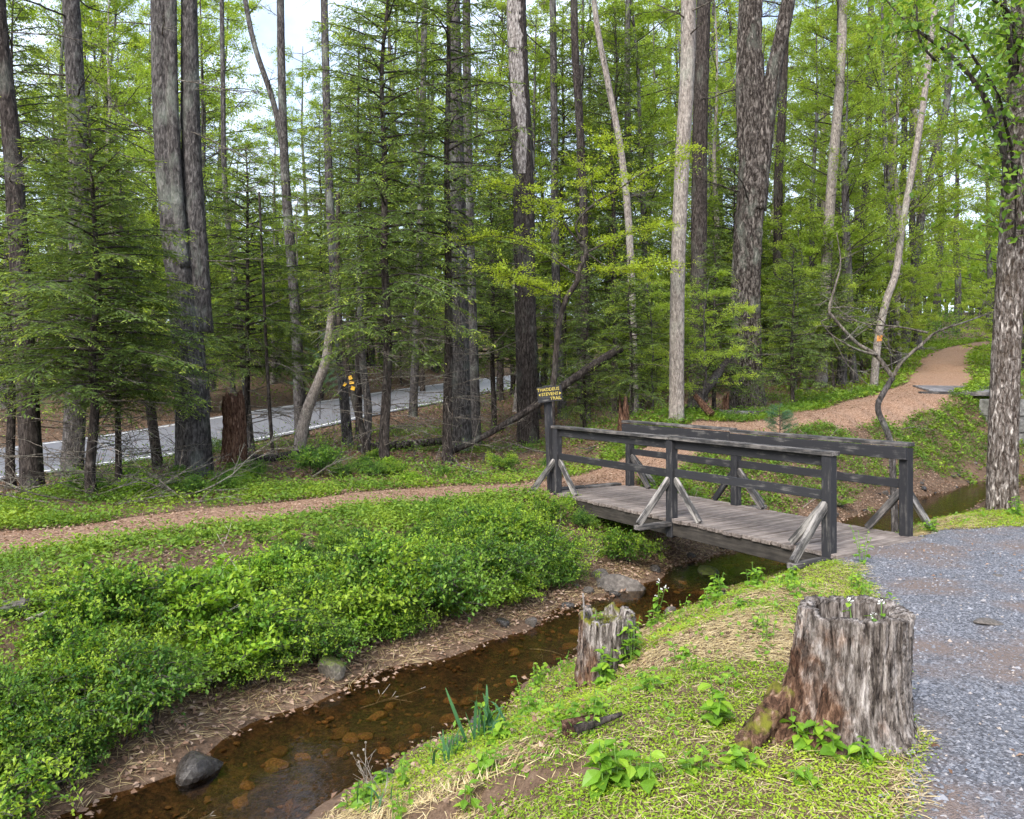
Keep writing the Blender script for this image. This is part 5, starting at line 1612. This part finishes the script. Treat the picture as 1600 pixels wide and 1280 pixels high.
# ------------------------------------------------------------------ ground cover (uncountable)
def field(n, x0, x1, y0, y1, dens, r, ypow=1.0):
    x = r.uniform(x0, x1, n); y = y0 + (y1 - y0) * r.uniform(0, 1, n)**ypow
    k = dens(x, y) > r.uniform(0, 1, n)
    return x[k], y[k]
def in_view(x, y, m=60):
    px = 800 + FOC * x / np.maximum(y, .1)
    return ((px > -m) & (px < 1600 + m)).astype(float)
_cn = Noise(31, 4, 1.4); _cn2 = Noise(37, 3, .6); _cn3 = Noise(39, 4, 3.0)
def e_stream(x, y):
    d, hw, s, al = polydist(x, y, SC, SH)
    return d - hw, s, al
def cover(name, label, x, y, mat, leaf, k, ht, r, tint=.5, tvar=.18, flat=1.0, asp=.55, clump=.06):
    """rosettes of k leaves at the points"""
    n = len(x)
    z = H(x, y); P = np.stack([x, y, z], -1)
    C = np.repeat(P, k, 0) + np.stack([r.normal(0, clump, n * k), r.normal(0, clump, n * k), np.abs(r.normal(0, ht, n * k)) + .004], -1)
    a = r.uniform(0, 6.28, n * k)
    D = np.stack([np.cos(a), np.sin(a), r.normal(.35, .35, n * k)], -1)
    N = r.normal(0, .4, (n * k, 3)) + np.array([0, 0, flat])
    L = leaf * r.uniform(.55, 1.3, n * k)
    base = np.clip(tint + tvar * _cn3(x, y), 0, 1)
    bf = Buf(); kites(bf, C, D, N, L, L * asp, np.clip(np.repeat(base, k) + r.normal(0, .12, n * k), 0, 1), .1)
    return kind(mk(name, bf, M[mat]), 'stuff', label)
r = np.random.default_rng(41)
# verge beyond and along the path, both sides
def dens_verge(x, y):
    s = sd_path(x, y); e, sdv, al = e_stream(x, y)
    fr = np.exp(-np.maximum(-s - .05, 0) / .9) * (s < .02)
    return fr * (sdv > 0) * (e > .9) * sstep(-.7, .3, _cn(x, y) + .45) * in_view(x, y)
x, y = field(60000, -10, 9, 7, 22, dens_verge, r)
cover('verge_grass', 'fresh green low plants along the edges of the dirt path', x, y, 'cover', .06, 5, .05, r, .62)
def dens_far(x, y):
    s = sd_path(x, y)
    return np.exp(-np.maximum(-s - .05, 0) / 1.8) * (s < .02) * in_view(x, y) * sstep(-.8, .3, _cn(x, y) + .4)
x, y = field(60000, 8, 40, 20, 56, dens_far, r)
cover('far_verge_grass', 'green low plants beside the footpath climbing the slope', x, y, 'cover', .12, 4, .08, r, .66)
def dens_floor(x, y):
    t = (x - ROAD_A[0]) * ROAD_N[0] + (y - ROAD_A[1]) * ROAD_N[1]
    return (sd_path(x, y) < -.5) * (t < -.3) * (e_stream(x, y)[0] > 2.5) * (e_stream(x, y)[1] > 0) * in_view(x, y) * sstep(-.1, .7, _cn(x * .8 + 3, y * .8))
x, y = field(34000, -16, 10, 11.5, 26, dens_floor, r)
cover('forest_floor_plants', 'patches of low green plants on the forest floor before the road', x, y, 'cover', .065, 5, .10, r, .45, .3)
# bank beyond the bridge
def dens_bank2(x, y):
    e, sdv, al = e_stream(x, y); s = sd_path(x, y)
    return (sdv > 0) * (e > .35) * (e < 4.6) * (s < -.02) * (al > 13.6) * in_view(x, y) * sstep(-1.2, -.2, _cn(x, y))
x, y = field(70000, 2, 19, 11.5, 27, dens_bank2, r)
cover('bank_ground_cover', 'dense glossy green ground cover on the bank behind the bridge', x, y, 'cover', .06, 5, .07, r, .45, .3)
# thin cover under the shrubs of the near left bank
def dens_bank1(x, y):
    e, sdv, al = e_stream(x, y); s = sd_path(x, y)
    return (sdv > 0) * (e > .55) * (s < -.0) * (al < 14) * in_view(x, y) * (.12 + .88 * sstep(-.25, .35, _cn(x, y) + .4 * _cn3(x, y))) * sstep(.4, 1.2, e)
x, y = field(60000, -7.5, 2.4, 3.2, 13.5, dens_bank1, r)
cover('bank_undergrowth', 'low mixed green undergrowth between the shrubs on the far bank', x, y, 'cover', .045, 4, .08, r, .55, .3)
# near slope
def slope_mask(x, y):
    e, sdv, al = e_stream(x, y); g = sd_gravel(x, y)
    return (sdv < 0) * (e > .06) * (g < .03) * in_view(x, y, 120) * (y > 2.4)
def dens_sedum(x, y):
    return slope_mask(x, y) * sstep(-.35, .2, _cn(x * 1.3, y * 1.3) + .25 * _cn3(x, y) + .2)
x, y = field(120000, -2, 9, 2.4, 12, dens_sedum, r, 1.2)
cover('low_ground_cover', 'bright yellow-green creeping plants on the near slope', x, y, 'sedum', .017, 7, .012, r, .5, .25, clump=.03)
def dens_weed(x, y):
    return slope_mask(x, y) * .22 * sstep(.2, .7, _cn2(x * 2, y * 2) + .4)
x, y = field(14000, -2, 9, 2.6, 11, dens_weed, r)
cover('slope_weeds', 'scattered small green weeds on the near slope', x, y, 'weed', .045, 5, .03, r, .5, .2)
# straw
def straw(name, label, x, y, mat, ln, wd_, r, lay=.12, tint=.55):
    n = len(x); z = H(x, y)
    P = np.stack([x, y, z + np.abs(r.normal(0, .012, n)) + .006], -1)
    a = r.normal(.9, .9, n)
    D = np.stack([np.cos(a), np.sin(a), r.normal(.05, lay, n)], -1)
    gn = Hn(x, y); D = D - gn * (D * gn).sum(1)[:, None] * .9
    L = ln * r.uniform(.5, 1.4, n)
    bf = Buf(); kites(bf, P, D, gn + r.normal(0, .3, (n, 3)), L, wd_, np.clip(r.normal(tint, .2, n), 0, 1), .1)
    return kind(mk(name, bf, M[mat]), 'stuff', label)
x, y = field(480000, -2, 9, 2.4, 11, lambda x, y: slope_mask(x, y) * (.16 + .62 * sstep(.2, -.3, _cn(x * 1.3, y * 1.3) + .1)), r, 1.2)
straw('dry_grass', 'flattened dry straw on the near slope', x, y, 'straw', .11, .0045, r, .10, .6)
x, y = field(80000, -7.5, 6, 3, 14, lambda x, y: (lambda e, s, al: (s > 0) * (e > .02) * (e < 1.0) * in_view(x, y))(*e_stream(x, y)), r)
straw('shore_straw', 'dead grass stems and thin twigs along the far shore', x, y, 'straw', .16, .005, r, .2, .4)
# dead leaves
def litter(name, label, x, y, size, r, tint=.5, lift=.01):
    n = len(x); z = np.maximum(H(x, y), WATER - lift + .004)
    P = np.stack([x, y, z + lift + np.abs(r.normal(0, .008, n))], -1)
    D = nrm(np.stack([r.normal(size=n), r.normal(size=n), r.normal(0, .25, n)], -1))
    L = size * r.uniform(.5, 1.3, n)
    bf = Buf(); kites(bf, P, D, Hn(x, y) + r.normal(0, .35, (n, 3)), L, L * .6, np.clip(r.normal(tint, .22, n), 0, 1), .25)
    return kind(mk(name, bf, M['litter']), 'stuff', label)
x, y = field(120000, -10, 14, 6.5, 28, lambda x, y: (sd_path(x, y) > -.15) * in_view(x, y), r, 1.3)
litter('path_leaf_litter', 'dead brown leaves scattered over the dirt path', x, y, .042, r, .6, .022)
x, y = field(150000, -7.5, 12, 3, 20, lambda x, y: (lambda e, s, al: (e > -.14) * np.where(e < 0, .5, 1.) * (e < 2.9) * in_view(x, y) * np.where(s > 0, np.where(e < 1.3, 1., .8 * sstep(.3, -.2, _cn(x, y) + .4 * _cn3(x, y))), .35 * (e < 1.6)))(*e_stream(x, y)), r)
litter('shore_leaf_litter', 'dead brown leaves on the stream banks', x, y, .05, r, .62, .012)
x, y = field(60000, -22, 16, 12, 34, lambda x, y: (sd_path(x, y) < 0) * in_view(x, y) * (e_stream(x, y)[0] > 2), r, 1.2)
litter('forest_leaf_litter', 'dead leaves on the forest floor beneath the trees', x, y, .085, r, .42, .012)
x, y = field(2600, .8, 10, 2.6, 10, lambda x, y: (sd_gravel(x, y) > .0) * in_view(x, y) * sstep(.1, .7, _cn(x, y)), r)
litter('gravel_leaf_litter', 'few dead leaves and chips on the gravel', x, y, .035, r, .4, .014)
# gravel chips
V0, F0 = ICO[1]
x, y = field(60000, .6, 9, 2.55, 10, lambda x, y: np.where(sd_gravel(x, y) > -.03, 1., .22 * np.exp(np.minimum(sd_gravel(x, y), 0) / .12)) * in_view(x, y), r, 1.6)
n = len(x); P = np.stack([x, y, H(x, y) + .010], -1)
oct_v = np.array([(1, 0, 0), (-1, 0, 0), (0, 1, 0), (0, -1, 0), (0, 0, 1), (0, 0, -1.)]); oct_f = np.array([(0, 2, 4), (2, 1, 4), (1, 3, 4), (3, 0, 4)])
sz = r.uniform(.005, .016, n) * np.where(r.uniform(size=n) < .02, 1.9, 1)
jit = oct_v[None] * sz[:, None, None] * r.uniform(.55, 1.3, (n, 6, 3)) * np.array([1, 1, .6]) + r.normal(0, .15, (n, 6, 3)) * sz[:, None, None]
a = r.uniform(0, 6.28, n); ca, sa = np.cos(a)[:, None], np.sin(a)[:, None]
jit = np.stack([jit[..., 0] * ca - jit[..., 1] * sa, jit[..., 0] * sa + jit[..., 1] * ca, jit[..., 2]], -1)
bf = Buf(); bf.add((P[:, None] + jit).reshape(-1, 3), (np.arange(n)[:, None, None] * 6 + oct_f[None]).reshape(-1, 3), np.repeat(np.clip(r.normal(.5, .25, n), 0, 1), 6))
m, nt, b = new_mat('gravel_chips'); at_ = nt.nodes.new("ShaderNodeAttribute"); at_.attribute_name = "tint"
nt.links.new(ramp(nt, at_.outputs["Fac"], [(0, (.04, .041, .048)), (.4, (.10, .103, .118)), (.8, (.23, .235, .26)), (1, (.30, .25, .21))]), b.inputs["Base Color"]); b.inputs["Roughness"].default_value = .75
kind(mk('gravel_chips', bf, m), 'stuff', 'loose grey stone chips of the gravel path')
# shrubby undergrowth of the woods, read as one mass
def dens_ug(x, y):
    t = (x - ROAD_A[0]) * ROAD_N[0] + (y - ROAD_A[1]) * ROAD_N[1]
    return (sd_path(x, y) < -.8) * ((t < -.5) | (t > RW + .5)) * in_view(x, y) * (e_stream(x, y)[0] > 3) * sstep(-.3, .6, _cn2(x, y) + .1) * np.where((t < 0) & (x < 3), .7, 1.)
x, y = field(52000, -40, 34, 15, 62, dens_ug, r)
n = len(x); k = 5
hgt = r.uniform(.1, 1.3, n)**1.3 * np.where(((x - ROAD_A[0]) * ROAD_N[0] + (y - ROAD_A[1]) * ROAD_N[1] < 0) & (x < 3), .3, 1.5)
far_ = np.clip(y / 25, .8, 2.2)
C = np.repeat(np.stack([x, y, H(x, y) + hgt], -1), k, 0) + r.normal(0, .16, (n * k, 3))
L = .07 * np.repeat(far_, k) * r.uniform(.6, 1.3, n * k)
bf = Buf(); kites(bf, C, r.normal(size=(n * k, 3)), r.normal(0, .6, (n * k, 3)) + np.array([0, -.2, 1]), L, L * .6, np.clip(np.repeat(r.normal(.42, .2, n), k) + r.normal(0, .1, n * k), 0, 1))
ug = kind(empty('undergrowth', (0, 0, 0)), 'stuff', 'low leafy undergrowth filling the woods between the trunks')
mk('leaves', bf, M['cover'], ug)
bf = Buf()
x, y = field(9000, -24, 20, 14, 40, dens_ug, r)
n = len(x); P = np.stack([x, y, H(x, y) + .02], -1); D = nrm(r.normal(size=(n, 3)) * np.array([1, 1, .9]) + np.array([0, 0, .6]))
prisms(bf, P, P + D * r.uniform(.4, 1.5, n)[:, None], .006, .002)
mk('stems', bf, M['twig'], ug)

# ------------------------------------------------------------------ fallen sticks
fk = np.random.default_rng(23)
def stick(x, y, a, ln, r0, mat, label, group=None, tilt=.05, subs=3, name='fallen_branch'):
    e = empty(name, (x, y, h(x, y) + r0 + .01)); tag(e, label, 'branch', group)
    bf = Buf(); bare_branch(bf, (0, 0, 0), (math.cos(a), math.sin(a), tilt), ln, r0, fk, 2, 0, subs, 5, .08); mk('stick', bf, M[mat], e, True)
for i in range(36):
    px = fk.uniform(0, 1000); d = fk.uniform(13.2, 21); x = PX(px, d)
    if off_limits(x, d): continue
    stick(x, d, fk.uniform(0, 6.28), fk.uniform(.8, 2.6), fk.uniform(.01, .025), 'twig', 'dead branch lying in the brush under the trees', 'dead branches in the brush under the trees', fk.uniform(.02, .35), 5)
for i in range(30):
    px = fk.uniform(-40, 360); d = fk.uniform(11.3, 13.5); x = PX(px, d)
    if off_limits(x, d): continue
    stick(x, d, fk.uniform(-.4, .6) + (3.14 if fk.uniform() < .5 else 0), fk.uniform(1., 2.4), fk.uniform(.008, .016), 'twig', 'thin dead branch in the brush pile by the bushy hemlock', 'brush pile under the bushy hemlock', fk.uniform(.05, .4), 6)
x, y = at(825, 985, -.75); stick(x, y, -.55, 1.0, .006, 'twig_pale', 'thin pale twig slanting over the water left of the small stump', None, .12, 1)
x, y = at(560, 1075, -.75); stick(x, y, .5, .6, .008, 'twig_pale', 'pale twig on the leaf-strewn shore by the mossy rock', None, .1, 3)
x, y = at(160, 1255, -.75); stick(x, y, .1, .7, .008, 'twig_pale', 'pale dead twigs hanging over the water at the lower photo corner', None, .05, 5)
x, y = at(300, 985, -.4); stick(x, y, -.5, .7, .007, 'twig_pale', 'pale stick lying on top of the shrubs', None, .3, 1)
x, y = at(40, 1040, -.45); stick(x, y, 1.2, .6, .02, 'twig_pale', 'thick pale stick below the flat grey rock', None, .1, 1)
x, y = at(680, 1205, -.45); stick(x, y, 1.0, .5, .006, 'twig', 'dead twig among the straw near the water', None, .1, 2)
x, y = at(1460, 760, -.7); stick(x, y + 2, .6, 1.8, .014, 'twig', 'dead branch trailing in the water behind the broadleaf tree', None, .1, 6)
for i in range(10):
    t = fk.uniform(.55, .8); j = int(t * len(sp)); q = sp[j] + nn[j] * fk.uniform(1.1, 1.9)
    stick(q[0], q[1], fk.uniform(0, 6.28), fk.uniform(.5, 1.3), .009, 'twig', 'dead branch caught on the eroded bank behind the bridge', 'dead branches on the eroded bank', .2, 5)

# ------------------------------------------------------------------ near plants
wm_ = []
for tv in (.15, .45, .8):
    LB = Buf(); leaf6(LB, np.zeros((1, 3)), np.array([[1., 0, 0]]), np.array([[0, 0, 1.]]), 1.0, .70, tv, .14, .22); wm_.append(make_mesh('leaf', LB, M['weed']))
m, nt, b = new_mat('white_petals'); b.inputs["Base Color"].default_value = (.75, .76, .72, 1); M['petal'] = m
m, nt, b = new_mat('green_stem'); b.inputs["Base Color"].default_value = (.10, .19, .03, 1); M['stem'] = m
wr = np.random.default_rng(63)
def weed(x, y, ht, nst, nl, leaf, label, flower=False, z=None):
    e = empty('leafy_weed', (x, y, h(x, y) if z is None else z)); tag(e, label, 'plant', 'small weeds over the near slope' if label.startswith('small fresh weed') else None)
    for s in range(nst):
        a = wr.uniform(0, 6.28); hh = ht * wr.uniform(.6, 1.1); lean = wr.uniform(.05, .3)
        p = np.array([[0, 0, -.02], [math.cos(a) * lean * hh * .4, math.sin(a) * lean * hh * .4, hh * .5], [math.cos(a) * lean * hh, math.sin(a) * lean * hh, hh]]) + np.array([wr.normal(0, .03), wr.normal(0, .03), 0])
        bf = Buf(); tube(bf, p, [.004, .0035, .0025], 5); mk('stem', bf, M['stem'], e)
        for i in range(nl):
            f = (i + .7) / nl
            q = p[0] + (p[1] - p[0]) * min(1, f * 2) if f < .5 else p[1] + (p[2] - p[1]) * (f - .5) * 2
            o = bpy.data.objects.new('leaf', wm_[min(2, max(0, int(wr.normal(1 + f, .6))))]); link(o, e)
            sl = leaf * (1.25 - .6 * f) * wr.uniform(.75, 1.2)
            o.location = q; o.scale = (sl, sl, sl); o.rotation_euler = (wr.normal(0, .25), wr.uniform(-.35, .35), i * 2.4 + s + wr.uniform(-.4, .4))
        if flower:
            bf = Buf(); n = 12; kites(bf, np.tile(p[2], (n, 1)) + wr.normal(0, .008, (n, 3)), wr.normal(size=(n, 3)) + np.array([0, 0, .8]), wr.normal(size=(n, 3)), .014, .009, .5); mk('flower_head', bf, M['petal'], e)
for px, py, z, ht, nst, nl, lf_, lab, fl in [
    (1120, 1165, -.12, .20, 3, 6, .075, 'leafy weed standing alone on the slope by the mossy root', False),
    (1255, 1165, .0, .14, 4, 6, .065, 'broad-leaved weed at the foot of the big stump', False),
    (1300, 1175, .0, .12, 4, 6, .075, 'largest leaf clump in front of the big stump', False),
    (1350, 1190, .0, .08, 3, 5, .06, 'low weed before the pale side of the big stump', False),
    (1200, 1140, -.05, .07, 2, 4, .05, 'small weed between the mossy root and the big stump', False),
    (1270, 1225, .0, .06, 3, 5, .05, 'small weed sprouting by the gravel edge', False),
    (1020, 985, -.55, .42, 2, 7, .06, 'tall flowering weed by the stream, white bloom on top', True),
    (990, 1010, -.55, .18, 4, 7, .06, 'leafy weed clump behind the small stump', False),
    (1125, 965, -.45, .22, 5, 7, .07, 'pointed-leaf weed clump at the stream edge near the bridge', False),
    (945, 1085, -.55, .22, 4, 6, .075, 'leafy weed growing against the front of the small stump', False),
    (985, 1065, -.5, .26, 4, 7, .07, 'leafy weed at the right of the small stump', False),
    (1180, 915, -.3, .22, 7, 6, .07, 'lush weed clump under the near bridge end', False),
    (1235, 925, -.2, .16, 5, 6, .06, 'weeds below the outrigger of the near bridge post', False),
    (950, 1275, -.2, .18, 4, 6, .085, 'bright broad-leaved weed at the bottom photo edge', False),
    (1000, 1265, -.15, .14, 3, 5, .07, 'weed beside the bright one at the bottom photo edge', False),
    (925, 1195, -.35, .12, 3, 6, .055, 'weed behind the reddish bark slab', False),
    (830, 1130, -.6, .22, 6, 7, .05, 'bushy upright weed at the water edge', False),
    (780, 1190, -.5, .12, 4, 6, .07, 'weed with drooping leaves below the strap-leaved clump', False),
    (760, 1250, -.4, .10, 4, 6, .05, 'low weed on the straw near the bottom photo edge', False),
    (1345, 885, -.02, .30, 2, 7, .045, 'slender climbing weed by the near railing post', False),
    (1160, 1010, -.35, .08, 4, 5, .05, 'small weed in the middle of the yellow-green slope', False),
    (1455, 840, -.05, .16, 6, 6, .05, 'weeds at the foot of the far railing post', False),
    (1590, 815, -.05, .2, 5, 6, .06, 'weeds at the base of the broadleaf tree', False)]:
    x, y = at(px, py, z); weed(x, y, ht * 1.25, nst + 2, nl, lf_ * 1.3, lab, fl)
sl_n = 0
for tries in range(400):
    if sl_n >= 60: break
    xx, yy = wr.uniform(-1.0, 3.2), wr.uniform(3.6, 8.2)
    xa, ya = np.array([xx]), np.array([yy])
    if slope_mask(xa, ya)[0] < .5 or abs(xx - sx_) < .45 and abs(yy - sy_) < .5: continue
    ee = e_stream(xa, ya)[0][0]
    if wr.uniform() > (1.0 if ee < .7 else .3): continue
    o = weed(xx, yy, wr.uniform(.06, .22), wr.integers(2, 6), 6, wr.uniform(.04, .075), 'small fresh weed scattered over the near slope'); sl_n += 1
zt = ST.location.z + .46
weed(sx_ + .02, sy_ - .05, .24, 2, 5, .07, 'white-flowered weed sprouting from inside the big stump', True, zt)
weed(sx_ + .17, sy_ - .02, .22, 1, 4, .07, 'single weed stem at the rim of the big stump', True, zt)
x_, y_ = S2.location.x, S2.location.y
weed(x_ - .05, y_ - .05, .06, 2, 4, .045, 'tiny weed on top of the small mossy stump', False, S2.location.z + .41)
# strap-leaved clump
ml = []
for k in range(3):
    n = 9; t = np.linspace(0, 1, n)
    w = .5 * np.sin(np.pi * (.12 + .86 * t))**.6
    c = np.stack([(.05 + .35 * k) * t**2 * .5, np.zeros(n), t - .25 * k * t**3 * .6], -1)
    V = np.concatenate([c - np.array([0, 1, 0]) * w[:, None] * .05, c + np.array([0, 1, 0]) * w[:, None] * .05])
    i = np.arange(n - 1); F = np.stack([i, i + 1, n + i + 1, n + i], -1)
    bf = Buf(); bf.add(V, F, np.tile(.3 + .5 * t, 2)); ml.append(make_mesh('leaf', bf, M['strap']))
for px, py, z, n, hh, lab in [(760, 1175, -.62, 17, .36, 'clump of blue-green strap leaves at the water edge'), (690, 1205, -.6, 7, .30, 'smaller tuft of strap leaves closer to the dried flower stalks'), (720, 1185, -.62, 6, .26, 'middle tuft of strap leaves near the pale stone'), (590, 1275, -.7, 6, .2, 'low strap-leaved tuft at the bottom photo edge')]:
    x, y = at(px, py, z); e = empty('strap_leaf_plant', (x, y, h(x, y) - .02)); tag(e, lab, 'plant')
    for i in range(n):
        o = bpy.data.objects.new('leaf', ml[wr.integers(0, 3)]); link(o, e); s = hh * wr.uniform(.6, 1.1)
        o.location = (wr.normal(0, .07), wr.normal(0, .05), 0); o.scale = (s, s * 1.3, s); o.rotation_euler = (wr.normal(0, .18), wr.normal(.1, .15), wr.uniform(0, 6.28))
# dried flower stalks
x, y = at(590, 1250, -.7); e = empty('dried_flower_stalks', (x, y, h(x, y))); tag(e, 'dried pale flower stalks with seed heads over the water', 'plant')
for i in range(6):
    bf = Buf(); d_ = (wr.normal(-.45, .3), wr.normal(.1, .3), 1); p = bare_branch(bf, (wr.normal(0, .02), wr.normal(0, .02), 0), d_, wr.uniform(.2, .34), .003, wr, 1, 0, 3, 4, .08, .0015)
    o = mk('stalk', bf, M['twig_pale'], e, True)
    V, F = ICO[1]; bf = Buf(); bf.add(V * .009 + p[-1], F); mk('seed_head', bf, M['twig_pale'], o)
# ferns
def fern_frond(L, seed):
    r = np.random.default_rng(seed); lf = Buf(); n = 22
    t = np.linspace(.12, 1, n)
    c = np.stack([L * t * .85, np.zeros(n), L * (.75 * t - .55 * t**2)], -1)
    for s in (-1, 1):
        l = L * .30 * np.sin(np.pi * (.1 + .88 * t))**.9
        D = np.stack([np.full(n, .35), np.full(n, s * 1.0), np.full(n, -.1)], -1)
        kites(lf, c, D, np.tile([0, 0, 1.], (n, 1)), l, L * .045, np.clip(.4 + .3 * t + r.normal(0, .1, n), 0, 1), .1)
    tube(lf, np.vstack([[0, 0, 0], c[::4]]), .004, 4)
    return make_mesh('frond', lf, M['fern'])
FR = [fern_frond(1.0, i) for i in range(3)]
def fern(x, y, size, n, label):
    if h(x, y) < WATER + .12: return
    e = empty('fern', (x, y, h(x, y))); tag(e, label, 'fern')
    for i in range(n):
        o = obj('frond', FR[i % 3], e, (0, 0, .01), i * 6.283 / n + wr.uniform(-.3, .3), size * wr.uniform(.75, 1.1)); o.rotation_euler[1] = wr.normal(-.15, .15)
x, y = at(1452, 765, -.3); fern(x, y + 1.2, .55, 9, 'large bright fern on the bank right of the far railing post')
x, y = at(1345, 790, -.5); fern(x, y + 1.0, .42, 8, 'fern on the bank seen through the bridge railing')
x, y = at(325, 1040, -.55); fern(x, y, .38, 8, 'fern among the shrubs low on the far bank')
x, y = at(200, 1105, -.65); fern(x, y, .28, 7, 'yellowish fern near the wet boulder')
x, y = at(1040, 945, -.6); fern(x, y, .25, 7, 'small fern beside the tall flowering weed')
x, y = at(735, 945, -.55); fern(x, y, .25, 6, 'small fern at the foot of the far bank near midstream')
for k, (px, py, z, sz_) in enumerate([(430, 930, -.35, .3), (560, 900, -.3, .28), (250, 990, -.45, .3), (120, 940, -.3, .25), (640, 1010, -.6, .22), (480, 1010, -.55, .26), (60, 1120, -.6, .3), (390, 860, -.2, .22), (820, 900, -.4, .26), (290, 1075, -.65, .25)]):
    x, y = at(px, py, z); fern(x, y, sz_, 7, 'fern half hidden between the shrubs of the far bank'); list(sc.objects)
for o in sc.objects:
    if o.get('label') == 'fern half hidden between the shrubs of the far bank': o['group'] = 'ferns between the bank shrubs'
for i in range(26):
    j = shr.integers(int(len(sp) * .08), int(len(sp) * .5)); q = sp[j] + nn[j] * shr.uniform(1.1, 3.2)
    if sd_path(q[0:1], q[1:2])[0] > -.4: continue
    e = weed(q[0], q[1], shr.uniform(.15, .4), shr.integers(2, 5), 7, shr.uniform(.05, .08), 'leafy weed poking out between the shrubs of the far bank'); 
for o in sc.objects:
    if o.get('label') == 'leafy weed poking out between the shrubs of the far bank': o['group'] = 'weeds between the bank shrubs'
for i in range(22):
    j = shr.integers(int(len(sp) * .08), int(len(sp) * .5)); q = sp[j] + nn[j] * shr.uniform(1.0, 3.0)
    stick(q[0], q[1], shr.uniform(0, 6.28), shr.uniform(.3, .9), shr.uniform(.004, .008), 'twig_pale', 'thin dry twig sticking out of the far bank shrubs', 'dry twigs in the far bank shrubs', shr.uniform(.1, .9), 2)
